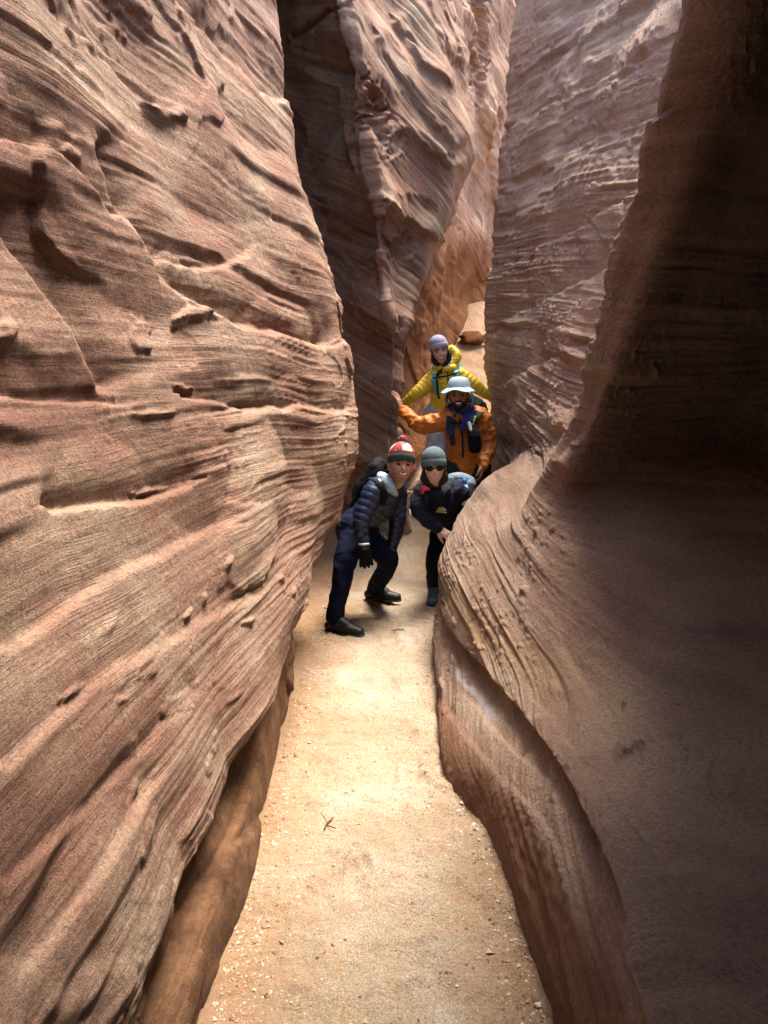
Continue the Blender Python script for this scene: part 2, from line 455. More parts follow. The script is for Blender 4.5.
# ------------------------------------------------------------------ RIGHT WALL (toe, bulging belly, alcove added for darkness, fin, shelf, striped far wall)
def far(xx, z, x16=None):
    return []
R = [
 # 0 foot
 [(1.1,-4.3,-0.2),(.5,-.3,-.2),(.48,.7,-.2),(.46,1.3,-.2),(.45,1.8,-.2),(.41,2.5,-.2),(.29,3.1,-.2),(.275,3.7,-.2),(.295,4.2,-.2),(.32,4.6,-.2),(.35,4.9,-.2),(.46,5.15,-.2),(.8,5.5,-.2),(.95,5.9,-.2),(1.0,6.5,-.2),(1.02,7.2,-.2),(1.04,7.6,-.2),(1.3,7.8,-.2),(3,8.3,-.2)],
 # 1 low toe
 [(1.1,-4.3,0.08),(.5,-.3,.08),(.475,.7,.08),(.465,1.3,.08),(.452,1.8,.08),(.405,2.5,.07),(.285,3.1,.05),(.27,3.7,.04),(.29,4.2,.04),(.315,4.6,.05),(.345,4.9,.06),(.46,5.15,.08),(.8,5.5,.08),(.95,5.9,.08),(1.0,6.5,.08),(1.02,7.2,.08),(1.04,7.6,.08),(1.3,7.8,.08),(3,8.3,.08)],
 # 2 toe ridge
 [(1.1,-4.3,0.3),(.5,-.3,.32),(.5,.7,.32),(.50,1.3,.30),(.492,1.8,.35),(.45,2.4,.29),(.375,3.0,.19),(.30,3.7,.13),(.295,4.2,.13),(.315,4.6,.15),(.345,4.9,.18),(.46,5.15,.2),(.8,5.5,.2),(.95,5.9,.2),(1.0,6.5,.2),(1.02,7.2,.2),(1.04,7.6,.2),(1.3,7.8,.2),(3,8.3,.2)],
 # 3 crease
 [(1.1,-4.3,0.5),(.6,-.3,.52),(.58,.7,.55),(.55,1.2,.55),(.605,1.6,.50),(.59,2.3,.44),(.535,3.0,.36),(.435,3.7,.315),(.37,4.2,.30),(.355,4.6,.315),(.365,4.9,.34),(.48,5.15,.36),(.82,5.5,.4),(.97,5.9,.4),(1.02,6.5,.4),(1.03,7.2,.4),(1.04,7.6,.4),(1.3,7.8,.4),(3,8.3,.4)],
 # 4 lip over the crease
 [(1.1,-4.3,0.56),(.58,-.3,.58),(.56,.7,.61),(.53,1.2,.61),(.575,1.6,.55),(.56,2.3,.50),(.50,3.0,.42),(.40,3.7,.37),(.345,4.2,.36),(.34,4.6,.375),(.355,4.9,.40),(.475,5.15,.42),(.82,5.5,.45),(.97,5.9,.45),(1.02,6.5,.45),(1.03,7.2,.45),(1.04,7.6,.45),(1.3,7.8,.45),(3,8.3,.45)],
 # 5 belly
 [(1.1,-4.3,0.8),(0.9,-0.6,0.8),(1.7,0.3,0.5),(1.8,1.2,0.5),(1.3,2,0.58),(0.92,2.45,0.66),(0.65,3,0.63),(0.5,3.6,0.59),(.41,4.1,.57),(.37,4.6,.55),(.372,4.9,.55),(.49,5.15,.6),(.82,5.5,.62),(.97,5.9,.65),(1.03,6.5,.65),(1.04,7.2,.65),(1.05,7.6,.65),(1.3,7.8,.65),(3,8.3,.65)],
 # 6 round-over
 [(1.1,-4.3,1.1),(1,-0.6,1.1),(2.4,0.2,1.15),(2.3,2.4,1),(1.65,3.15,1.05),(1.1,3.25,1.02),(0.79,3.32,0.95),(0.64,3.74,0.83),(.575,4.1,.79),(.50,4.5,.75),(.50,4.95,.765),(.625,5.2,.93),(.86,5.6,.98),(.98,6.0,1.0),(1.04,6.5,1.0),(1.05,7.2,1.0),(1.05,7.6,1.0),(1.3,7.8,1.0),(3,8.3,1.0)],
 # 7 shelf back edge
 [(1.1,-4.3,1.4),(1.1,-0.6,1.45),(2.8,0.2,1.5),(2.9,3.2,1.45),(2,3.75,1.38),(1.28,3.58,1.3),(0.86,3.5,1.17),(0.757,3.72,1.08),(.717,4.0,.99),(.73,4.15,.95),(.79,4.45,.97),(0.98,4.75,1.08),(1.05,5.1,1.14),(1.06,5.6,1.17),(1.08,6.3,1.2),(1.085,7.1,1.2),(1.07,7.6,1.2),(1.3,7.8,1.2),(3,8.4,1.2)],
 # 8 foot of the striped wall
 [(1.1,-4.3,1.6),(1.1,-0.6,1.65),(3,0.2,1.7),(3.1,3.2,1.62),(2.1,3.8,1.55),(1.34,3.6,1.48),(0.9,3.45,1.36),(0.81,3.62,1.26),(.775,3.85,1.18),(.83,4.05,1.12),(.98,4.4,1.05),(1,4.75,1.15),(1.045,5.12,1.23),(1.045,5.65,1.28),(1.055,6.3,1.32),(1.065,7.1,1.31),(1.055,7.6,1.31),(1.3,7.8,1.35),(3,8.4,1.35)],
 # 9
 [(1.1,-4.3,1.9),(1.1,-0.6,1.9),(3.1,0.2,1.9),(3.2,3.2,1.8),(2.2,3.75,1.7),(1.42,3.53,1.64),(0.965,3.36,1.55),(0.885,3.46,1.49),(.844,3.6,1.45),(.91,3.78,1.42),(1.25,4.2,1.45),(1.22,4.7,1.5),(1.13,5.2,1.6),(1.1,5.8,1.65),(1.07,6.4,1.67),(1.02,7.15,1.7),(.975,7.6,1.7),(1.2,7.85,1.7),(3,8.4,1.7)],
 # 10
 [(1.1,-4.3,2.4),(1.1,-0.6,2.4),(3,0.2,2.4),(3.1,3,2.3),(2.1,3.45,2.2),(1.42,3.2,2.16),(1.04,3.01,2.11),(0.95,3.09,2.09),(.906,3.2,2.08),(.97,3.4,2.08),(1.4,4.0,2.1),(1.35,4.7,2.1),(1.25,5.2,2.15),(1.18,5.8,2.2),(1.1,6.4,2.22),(1.0,7.2,2.2),(.94,7.6,2.2),(1.2,7.85,2.2),(3,8.4,2.2)],
 # 11
 [(1.1,-4.3,2.8),(0.9,-0.6,2.8),(2.2,0.2,2.8),(2.3,2.3,2.85),(1.7,2.7,2.87),(1.3,2.6,2.86),(1.08,2.48,2.84),(0.975,2.49,2.84),(.92,2.6,2.84),(1.0,2.8,2.84),(1.5,3.6,2.8),(1.5,4.6,2.8),(1.38,5.2,2.82),(1.28,5.8,2.82),(1.18,6.4,2.82),(1.06,7.2,2.8),(1.0,7.6,2.78),(1.25,7.85,2.8),(3,8.4,2.8)],
 # 12 lip of an unseen roof, added to darken the alcove
 [(-1.5,-4.3,3.2),(-1.3,-0.6,3.05),(-1.3,0.5,3),(-1.25,0.8,3.03),(-0.4,1.25,3.12),(0.42,1.9,3.18),(0.5,2.65,3.24),(0.75,2.75,3.28),(0.92,2.78,3.3),(1.03,2.9,3.34),(1.6,3.4,3.35),(1.62,4.5,3.45),(1.52,5.2,3.6),(1.42,5.8,3.7),(1.32,6.4,3.8),(1.18,7.2,3.9),(1.115,7.6,3.93),(1.35,7.85,3.9),(3,8.4,3.9)],
 # 13
 [(-1.5,-4.3,4.1),(-1.3,-0.6,3.6),(-1.3,0.5,3.5),(-1.2,0.85,3.6),(-0.4,1.3,3.8),(0.5,1.95,4),(0.65,2.7,4.1),(0.9,2.8,4.15),(1.1,2.85,4.2),(1.25,2.95,4.2),(1.85,3.3,4.3),(1.9,4.4,4.5),(1.8,5.2,4.6),(1.68,5.8,4.7),(1.52,6.4,4.8),(1.28,7.2,4.9),(1.17,7.6,5.0),(1.4,7.85,5.0),(3,8.4,5.0)],
 # 14
 [(1.2,-2.6,5.4),(1.25,-.3,5.2),(1.3,.7,5.2),(1.4,1.3,5.2),(1.5,1.7,5.2),(1.55,2.0,5.2),(1.6,2.15,5.2),(1.62,2.2,5.2),(1.66,2.3,5.2),(1.75,2.5,5.2),(2.3,3.3,5.3),(2.3,4.4,5.5),(2.2,5.2,5.6),(2.05,5.8,5.7),(1.85,6.4,5.9),(1.5,7.2,6.2),(1.36,7.6,6.4),(1.6,7.85,6.4),(3,8.4,6.4)],
 # 15 rim of the plateau
 [(4,-2.6,5.7)] + [(4.2,y,5.7) for y in (-.3,.7,1.3,1.7,2,2.15,2.2,2.3,2.5,3.3,4.4)] + [(4.2,5.2,6),(4.2,5.8,6.1),(4,6.4,6.3),(3.8,7.2,6.7),(3.7,7.6,6.9),(3.8,7.85,6.9),(4.5,8.4,6.9)],
]
def amp_R(P):
    x, y, z = P[..., 0], P[..., 1], P[..., 2]
    belly = 1 - sstep(.95, 1.15, z)                       # water-smoothed below the shelf
    fin = sstep(1.1, 1.4, z) * (1 - sstep(3.9, 4.4, y))
    return (1.0 - .33 * belly) * (1 - .35 * fin) * (1 + .3 * sstep(4.4, 4.9, y) * (1 - belly))
b1 = W(620, 747, 2.30); b2 = W(632, 742, 2.30)
dents = [(W(619, 748, 2.26), .020, .022, (1, 1.3, 1)), (W(635, 740, 2.30), .016, .022, (1, 1.3, 1)), (W(627, 745, 2.28), .012, .014, (1.6, 1.5, .9)),
         (W(621, 702, 2.5), .013, .016, (.6, 1, 1.8)), (W(563, 742, 2.9), .04, .02, (.8, 1.6, .7)), (W(600, 785, 2.2), .03, .014, (.8, 1.4, .8)),
         (W(632, 790, 2.1), .03, .012, (.7, 1.5, .7))]
wall_R = rock('canyon_wall', R, [6,10,40,60,80,90,90,70,30,24,24,50,80,80,80,60,16,8],
              [8,18,26,14,44,44,40,20,40,70,70,60,50,24,8], M_R, False, amp=amp_R, dents=dents, seed=5, dip=(0, -.11), diag=-0.2, big=.65, led=1.25, flake=.55, lam=1.7, pits=1.4, pock=.011,
              ledges=[([(500,192),(545,165),(600,132),(668,112)], .035, 16, 4), ([(508,128),(560,98),(640,62)], .03, 18, 4), ([(495,268),(555,238),(632,196)], .03, 16, 4),
                      ([(488,330),(540,300),(604,268)], .03, 14, 4), ([(492,388),(540,362),(592,338)], .025, 12, 4), ([(510,70),(570,30),(620,8)], .03, 20, 5), ([(540,22),(600,0)], .03, 14, 4),
                      ([(434,691),(462,728),(491,762),(533,805),(557,847),(581,918),(609,1013)], .012, 20, 7), ([(470,700),(500,735),(540,770)], .010, 14, 4),
                      ([(497,411),(520,424),(534,446)], .018, 12, 3), ([(560,640),(610,720),(650,780)], .010, 14, 5), ([(530,690),(600,770),(660,860)], .012, 16, 5)],
              pits_px=[(619,748,6,7,0,.05), (636,740,6,7,0,.05), (628,744,7,3,-25,.04), (622,702,2,8,0,.04), (671,118,14,5,-20,.03), (600,62,14,4,-20,.025), (566,90,10,10,20,.03), (505,110,10,6,-10,.02), (540,350,12,4,-8,.02), (480,610,4,3,0,.008), (500,640,3,3,0,.008), (520,600,4,3,20,.008),
                       (530,660,5,3,30,.01), (545,630,3,3,0,.01), (560,690,5,3,40,.01), (470,570,3,3,0,.008), (505,700,6,5,40,.012), (565,740,8,4,45,.012), (535,720,7,6,45,.014), (590,800,12,4,55,.014), (600,830,5,14,-20,.014), (640,690,3,8,5,.01)])
tag(wall_R, 'grey striped right wall with a smooth bulging belly, pink shelf and added dark alcove beside the sand path', 'rock wall')

# ------------------------------------------------------------------ MIDDLE WALL (shaded face, lit fluted shoulder overhanging to the right)
py_rows = [(-110), (-55), 0, 60, 110, 160, 210, 260, 300, 340, 400, 460, 560, 600]
ridge = [310, 325, 343, 357, 366, 372, 381, 381, 385, 394, 391, 389, 404, 404]
rsil = [440, 444, 451, 462, 466, 468, 453, 430, 416, 402, 397, 396, 411, 411]
Yr = [6.3, 6.35, 6.4, 6.44, 6.48, 6.52, 6.55, 6.58, 6.6, 6.63, 6.65, 6.7, 6.9, 6.9]
Ys = [9.2, 8.9, 8.6, 8.5, 8.4, 8.3, 8.15, 7.9, 7.6, 7.2, 7.0, 7.0, 7.2, 7.2]
Cg = []
for i, py in enumerate(py_rows):
    r0 = np.array(W(ridge[i], py, Yr[i])); s0 = np.array(W(rsil[i], py, Ys[i]))
    kk = 1.0 - .6 * float(sstep(150, 330, py))
    ff = np.array(W(ridge[i] - 40, py, Yr[i] + .15 + .30 * kk)); ff2 = np.array(W(ridge[i] - 100, py, Yr[i] + .1 + .95 * kk))
    m1 = r0 * .66 + s0 * .34 + np.array((-.03, -.02, 0)) * 1; m2 = r0 * .33 + s0 * .67 + np.array((.05, -.12, 0))
    wr = s0 + np.array((-.02, .25, 0)); wr2 = s0 + np.array((-.5, .8, 0)); wr3 = s0 + np.array((-2., 1.2, 0))
    z0 = r0[2]
    row = [(-3.1, 5.62, z0), (-2.9, Yr[i] + .3 + 1.2 * kk, z0), tuple(ff2), tuple(ff), tuple(r0 + np.array((-.05, .03, 0))), tuple(r0), tuple(m1), tuple(m2), tuple(s0), tuple(wr), tuple(wr2), tuple(wr3)]  # leftmost points: unseen end wall added to keep light out of the recess
    Cg.append(row[:])
Cg.insert(0, [(p[0], 5.4, 5.25) if k <= 4 else (p[0] - 1.5, p[1] + 1.0, p[2] + .25) for k, p in enumerate(Cg[0])])  # unseen roof over the recess, added to darken the face below
wall_C = rock('canyon_wall', Cg, [10,20,70,60,20,70,70,70,20,16,8], [8,20,50,30,30,30,30,30,30,30,34,30,40,6], M_C, True, seed=9, dip=(0.6, 0.0), diag=.6, big=1.15, led=1.2, flake=.9,
              ledges=[([(345,108),(352,132),(361,156),(374,182),(381,212)], .07, 16, 8), ([(345,0),(351,33),(364,81),(370,105)], .07, 14, 8), ([(372,40),(410,90),(450,140)], .05, 18, 7),
                      ([(395,120),(430,150),(455,165)], .04, 14, 6), ([(385,205),(410,225),(430,235)], .05, 14, 6), ([(400,20),(420,60),(440,80)], .05, 14, 6), ([(430,0),(455,60)], .04, 10, 5)],
              pits_px=[(376,118,12,36,-15,.28), (312,28,34,5,-33,.10), (402,248,12,16,10,.10), (398,140,10,8,0,.05), (410,38,10,4,40,.06), (448,165,5,14,0,.05)])
tag(wall_C, 'fluted middle wall behind the left one, dark flat face and sunlit shoulder above the hikers', 'rock wall')

# ------------------------------------------------------------------ FAR WALL (orange leaning slab at the end of the slot)
cols = [370, 395, 415, 435, 455, 470, 485, 498, 508, 520]
Yd = [7.9, 7.9, 8.0, 8.4, 9.2, 10.0, 10.4, 10.8, 11.2, 11.6]
bot = [485, 475, 462, 408, 352, 326, 302, 270, 240, 220]
Dg = []
for k, f in enumerate([-.4, -.2, 0.0, .2, .4, .6, .75, .88, 1.0]):
    row = []
    for c, yy, b in zip(cols, Yd, bot):
        lean = 1.9 * max(f - .25, 0) ** 1.2 * min(1, max(0, (c - 405) / 55))
        row.append(W(c, b * f if f > 0 else f * 300, yy + lean + (0.25 if k % 2 else 0) * (c > 450)))
    Dg.append(row)
Dg.append([(p[0] + .05, p[1] + .5, p[2] - .02) for p in Dg[-1]])
Dg.append([(p[0] + .3, p[1] + 2.2, p[2] + .3) for p in Dg[-2]])
wall_D = rock('canyon_wall', Dg, [40]*9, [14,24,34,34,34,30,30,30,14,8], M_D, True, seed=14, dip=(0.5, 0.0), big=1.2, led=.8, pits_px=[(479,28,7,55,6,.30), (497,120,4,14,0,.15), (470,60,4,30,8,.1)], ledges=[([(466,10),(476,60),(488,120)], .08, 8, 6), ([(480,110),(492,160),(497,200)], .07, 8, 5)])
tag(wall_D, 'orange glowing slab of rock leaning over the sand slope at the far end of the slot', 'rock wall')
# closing wall at the bend
Eg = []
for z in (-.5, 1, 2.5, 4, 5.5, 7, 8):
    Eg.append([(x, 13.6 + .5 * math.sin(x * 1.3 + z) + .12 * z, z) for x in (-4, -2, -.5, .5, 1.5, 2.5, 4, 6)])
wall_E = rock('canyon_wall', Eg, [20]*7, [20]*6, M_C, True, seed=19, dip=(.2, 0))
tag(wall_E, 'distant rock wall seen through the narrow gap at the very end of the canyon', 'rock wall')

# ------------------------------------------------------------------ FLOOR
_fr = np.random.RandomState(11)
FEET = [(_fr.uniform(-.30, .26), _fr.uniform(1.7, 6.0), _fr.uniform(-.35, .35)) for _ in range(34)]
def floor_z(x, y):
    z = .38 * sstep(6.2, 7.3, y) + 2.4 * sstep(7.5, 11.8, y) ** 1.1
    z = z + .045 * pn(x * 1.1, y * .8, 0 * x, 61) + .02 * pn(x * 3, y * 3, 0 * x, 62) + .020 * fbm(x * 7, y * 7, 0 * x, 63, 4, .6)
    z = z - .012 * sstep(.15, .4, pn(x * 4.2, y * 3.4, 0 * x, 66)) 
    for (fx, fy, fa) in FEET:
        ca, sa = math.cos(fa), math.sin(fa)
        u = (x - fx) * ca + (y - fy) * sa; v = -(x - fx) * sa + (y - fy) * ca
        r = np.sqrt((u / .055) ** 2 + (v / .145) ** 2) * (1 + .35 * pn(x * 14, y * 14, 0 * x, 71))
        z = z - .009 * (1 - sstep(.3, 1.0, r)) + .006 * np.exp(-((r - 1.2) / .2) ** 2)
    z = z + .004 * fbm(x * 34, y * 34, 0 * x, 64, 2)
    z = z + .07 * sstep(.36, .60, np.abs(x + .03 * y)) * (1 - sstep(4, 5, y))
    return z
ys = np.concatenate([np.linspace(-40, -4, 20)[:-1], np.linspace(-4, 1.2, 60)[:-1], np.linspace(1.2, 6, 800)[:-1], np.linspace(6, 13.5, 360)[:-1], np.linspace(13.5, 60, 30)])
xs = np.concatenate([np.linspace(-40, -1.6, 20)[:-1], np.linspace(-1.6, 1.6, 420)[:-1], np.linspace(1.6, 40, 20)])
XX, YY = np.meshgrid(xs, ys)
ZZ = floor_z(XX, YY)
me = grid_mesh('canyon_floor', np.stack([XX, YY, ZZ], -1))
m, nt, bs = mat_new('sand')
tc = nt.nodes.new('ShaderNodeTexCoord'); pos = tc.outputs['Object']
n1 = noise(nt, pos, 1.6, 4, .6); n2 = noise(nt, pos, 9.0, 6, .7); n3 = noise(nt, pos, 150.0, 4, .85)
col = ramp(nt, n1, [(.35, (.26, .19, .122)), (.55, (.325, .258, .185)), (.7, (.38, .32, .25))])
col = mixc(nt, ramp(nt, n2, [(.50, (0, 0, 0)), (.70, (.55, .55, .55))]), col, (.33, .18, .09))
col = mixc(nt, .75, col, ramp(nt, n3, [(.34, (.35, .32, .30)), (.5, (1, 1, 1)), (.64, (1.7, 1.72, 1.75))]), 'MULTIPLY')
sp = nt.nodes.new('ShaderNodeSeparateXYZ'); nt.links.new(pos, sp.inputs[0])
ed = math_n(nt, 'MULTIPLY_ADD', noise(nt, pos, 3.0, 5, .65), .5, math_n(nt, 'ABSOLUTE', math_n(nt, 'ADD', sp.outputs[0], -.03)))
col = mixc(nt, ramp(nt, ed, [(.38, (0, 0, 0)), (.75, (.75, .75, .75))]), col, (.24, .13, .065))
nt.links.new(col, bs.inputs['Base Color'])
bs.inputs['Roughness'].default_value = .95; bs.inputs['Specular IOR Level'].default_value = .2
hb = math_n(nt, 'MULTIPLY_ADD', noise(nt, pos, 60., 5, .7), 1.0, math_n(nt, 'MULTIPLY', n3, .8))
bb = N(nt, 'ShaderNodeBump'); bb.inputs['Strength'].default_value = .9; bb.inputs['Distance'].default_value = .01
nt.links.new(hb, bb.inputs['Height']); nt.links.new(bb.outputs[0], bs.inputs['Normal'])
M_SAND = m
for _w in (wall_A, wall_R, wall_C, wall_D, wall_E): _w['kind'] = 'structure'
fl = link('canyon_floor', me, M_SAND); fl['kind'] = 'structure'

# boulders at the top of the sand slope
def boulder(name, c, r, seed, label, mat):
    bm = bmesh.new()
    ball_ico = bmesh.ops.create_icosphere(bm, subdivisions=5, radius=1.0)
    co = np.array([v.co[:] for v in bm.verts])
    k = 1 + .55 * pn(co[:, 0] * 1.3, co[:, 1] * 1.3, co[:, 2] * 1.3, seed) + .10 * fbm(co[:, 0] * 4, co[:, 1] * 4, co[:, 2] * 7, seed + 1, 3)
    co = co * k[:, None]
    for ax in ((.8, .3, .5), (-.6, .5, .4), (.1, -.9, .3), (0, .1, 1)):     # broken flat faces
        a = np.array(ax) / np.linalg.norm(ax); dd = co @ a; co = co - a * np.clip(dd - .72, 0, None)[:, None] * .85
    for v, p in zip(bm.verts, co): v.co = Vector(p * np.array(r))
    me = bpy.data.meshes.new(name); bm.to_mesh(me); bm.free()
    me.polygons.foreach_set('use_smooth', np.ones(len(me.polygons), bool))
    o = link(name, me, mat); o.location = c
    return tag(o, label, 'boulder')
def on_floor(px, Y, up=0.0):
    zz = 1.0
    for _ in range(30):
        depth = Y * math.cos(PITCH) + (CAM_Z - zz) * math.sin(PITCH); x = (px - 384) / FPX * depth
        zz = float(floor_z(np.array([x]), np.array([Y]))[0])
    return (x, Y, zz + up)
boulder('boulder', on_floor(472, 10.4, .06), (.17, .13, .10), 23, 'flat-topped orange boulder high on the bright sand slope beside the striped right wall', M_D)
boulder('boulder', on_floor(462, 9.8, .03), (.12, .12, .07), 8, 'low flat tan rock half buried in the bright sand slope behind the yellow jacket', M_D)
boulder('boulder', on_floor(428, 8.0, .04), (.20, .16, .2), 12, 'brown rock on the floor against the middle wall beside the pale trousers', M_C)
boulder('boulder', on_floor(410, 7.7, .03), (.2, .16, .19), 17, 'small reddish rock on the floor behind the patterned bobble hat', M_C)

# loose gravel, thickest along the foot of both walls
rs = np.random.RandomState(3)
n = 13000
gy = 1.3 + 5.0 * rs.rand(n) ** 1.6
ge = rs.rand(n)
left = -.47 - .0 * gy; right = np.interp(gy, [1, 2.5, 3.2, 4, 5, 6], [.46, .42, .29, .28, .36, .9])
side = rs.rand(n)
off = np.abs(rs.normal(0, .10, n))
gx = np.where(side < .38, left + off, np.where(side < .66, right - off, left + (right - left) * ge))
gs = np.clip(rs.lognormal(-6.05, .48, n), .0012, .011)
big_ = (np.minimum(np.abs(gx - left), np.abs(gx - right)) < .10) & (rs.rand(n) < .10)
gs = np.where(big_, gs * 2.0, gs)
base = np.array([(1, 0, -.35), (-.5, .87, -.35), (-.5, -.87, -.35), (.1, 0, .8), (.5, .8, .25), (-.9, .1, .3), (.4, -.8, .3)])
fidx = np.array([(0, 4, 3), (4, 5, 3), (5, 6, 3), (6, 0, 3), (0, 1, 4), (1, 5, 4), (1, 2, 5), (2, 6, 5), (2, 0, 6), (0, 2, 1)])
ang = rs.rand(n) * 6.283; ca, sa = np.cos(ang), np.sin(ang)
bb_ = base[None] * (1 + .35 * rs.normal(size=(n, 7, 1))) * gs[:, None, None]
vx = bb_[..., 0] * ca[:, None] - bb_[..., 1] * sa[:, None] + gx[:, None]
vy = bb_[..., 0] * sa[:, None] + bb_[..., 1] * ca[:, None] + gy[:, None]
vz = bb_[..., 2] * .8 + floor_z(gx, gy)[:, None] + gs[:, None] * .15
vv = np.stack([vx, vy, vz], -1).reshape(-1, 3)
ff = (fidx[None] + (np.arange(n) * 7)[:, None, None]).reshape(-1, 3)
me = bpy.data.meshes.new('gravel'); me.from_pydata(vv.tolist(), [], ff.tolist()); me.update()
mg, nt, bs = mat_new('gravel_stone')
gn = nt.nodes.new('ShaderNodeNewGeometry')
c = ramp(nt, gn.outputs['Random Per Island'], [(0, (.15, .08, .045)), (.35, (.30, .18, .10)), (.6, (.42, .31, .2)), (.85, (.40, .31, .22)), (1, (.52, .46, .38))])
nt.links.new(c, bs.inputs['Base Color']); bs.inputs['Roughness'].default_value = .85
tag(link('gravel', me, mg), None, None, None, 'stuff')
# twigs on the sand
def twig(px, Y, ln, ang, label):
    c = np.array(on_floor(px, Y, .006)); bm = bmesh.new()
    d = np.array((math.cos(ang), math.sin(ang), 0)); q = np.array((-d[1], d[0], 0))
    for pts, r in (([c - d * ln / 2, c + q * .012, c + d * ln / 2 + q * .01], .0035), ([c + q * .012, c + d * ln * .2 + q * .05 + np.array((0, 0, .02))], .0025), ([c - d * ln * .2 + q * .006, c - d * ln * .4 - q * .045 + np.array((0, 0, .012))], .0025)):
        pts = [Vector(p) for p in pts]
        prev = None
        for p in pts:
            ring = [bm.verts.new(p + Vector((q[0] * r * math.cos(a), q[1] * r * math.cos(a), r * math.sin(a) + .002))) for a in (0, 1.57, 3.14, 4.71)]
            if prev:
                for k in range(4): bm.faces.new((prev[k], prev[(k + 1) % 4], ring[(k + 1) % 4], ring[k]))
            prev = ring
    me = bpy.data.meshes.new('twig'); bm.to_mesh(me); bm.free()
    m, nt, bs = mat_new('dry_twig'); bs.inputs['Base Color'].default_value = (.06, .035, .02, 1); bs.inputs['Roughness'].default_value = .9
    return tag(link('twig', me, m), label, 'twig')
twig(330, 2.72, .085, 1.1, 'dry forked twig lying on the pale sand in the foreground')
twig(398, 5.0, .09, .2, 'small dry twig on the sand beside the crouching man\'s boot')
# ------------------------------------------------------------------ PEOPLE
def V(p): return np.array(p, float)
def unit(v):
    v = np.asarray(v, float); return v / (np.linalg.norm(v) + 1e-12)
def G(px, z, Y):
    """point at height z and distance Y, in the vertical plane seen at column px"""
    depth = Y * math.cos(PITCH) + (CAM_Z - z) * math.sin(PITCH)
    return V(((px - 384.0) / FPX * depth, Y, z))
def Wp(px, py, Y): return V(W(px, py, Y))

def tube_into(bm, pts, rad, side=None, flat=1.0, nseg=14, sub=4):
    """lofted limb: smooth path through pts, radius rad, flattened across `side`; rounded ends"""
    P = np.array(pts, float); Rr = np.array(rad, float)
    if len(P) > 2:
        PR = catmull(np.concatenate([P, Rr[:, None]], 1), [sub] * (len(P) - 1), 0)
    else:
        t = np.linspace(0, 1, sub + 1)[:, None]
        PR = np.concatenate([P, Rr[:, None]], 1)[0] * (1 - t) + np.concatenate([P, Rr[:, None]], 1)[1] * t
    P, Rr = PR[:, :3], PR[:, 3]
    T = np.gradient(P, axis=0)
    rings = []
    ov = unit(T[0])
    prev = [V(side) if side is not None else (V((0, 0, 1)) if abs(ov[2]) < .8 else V((1, .1, 0)))]
    def ring(c, t, r):
        t = unit(t)
        s = prev[0]
        s = unit(s - t * np.dot(s, t)); q = np.cross(t, s)
        if side is None: prev[0] = s
        return [bm.verts.new(c + r * (math.cos(a) * s + flat * math.sin(a) * q)) for a in np.linspace(0, 2 * math.pi, nseg, endpoint=False)]
    t0 = unit(T[0]); t1 = unit(T[-1])
    f = min(1.0, flat)
    for a in (80, 55, 28): rings.append(ring(P[0] - t0 * Rr[0] * f * math.sin(math.radians(a)), t0, Rr[0] * math.cos(math.radians(a))))
    for i in range(len(P)): rings.append(ring(P[i], T[i], Rr[i]))
    for a in (28, 55, 80): rings.append(ring(P[-1] + t1 * Rr[-1] * f * math.sin(math.radians(a)), t1, Rr[-1] * math.cos(math.radians(a))))
    for A_, B_ in zip(rings[:-1], rings[1:]):
        for k in range(nseg):
            bm.faces.new((A_[k], A_[(k + 1) % nseg], B_[(k + 1) % nseg], B_[k]))
    bm.faces.new(rings[0][::-1]); bm.faces.new(rings[-1])

def ball_into(bm, c, r, fr=None, nu=20, nv=14, fn=None):
    """ellipsoid, optional frame (3 axes) and shaping function on unit directions"""
    fr = np.eye(3) if fr is None else np.array(fr)
    rows = []
    for i in range(1, nv):
        th = math.pi * i / nv
        row = []
        for j in range(nu):
            ph = 2 * math.pi * j / nu
            d = V((math.sin(th) * math.cos(ph), math.sin(th) * math.sin(ph), math.cos(th)))
            p = d * V(r) if fn is None else fn(d)
            row.append(bm.verts.new(V(c) + p @ fr))
        rows.append(row)
    top = bm.verts.new(V(c) + (V((0, 0, 1)) * V(r) if fn is None else fn(V((0, 0, 1)))) @ fr)
    bot = bm.verts.new(V(c) + (V((0, 0, -1)) * V(r) if fn is None else fn(V((0, 0, -1)))) @ fr)
    for A_, B_ in zip(rows[:-1], rows[1:]):
        for k in range(nu): bm.faces.new((A_[k], B_[k], B_[(k + 1) % nu], A_[(k + 1) % nu]))
    for k in range(nu):
        bm.faces.new((top, rows[0][k], rows[0][(k + 1) % nu]))
        bm.faces.new((bot, rows[-1][(k + 1) % nu], rows[-1][k]))

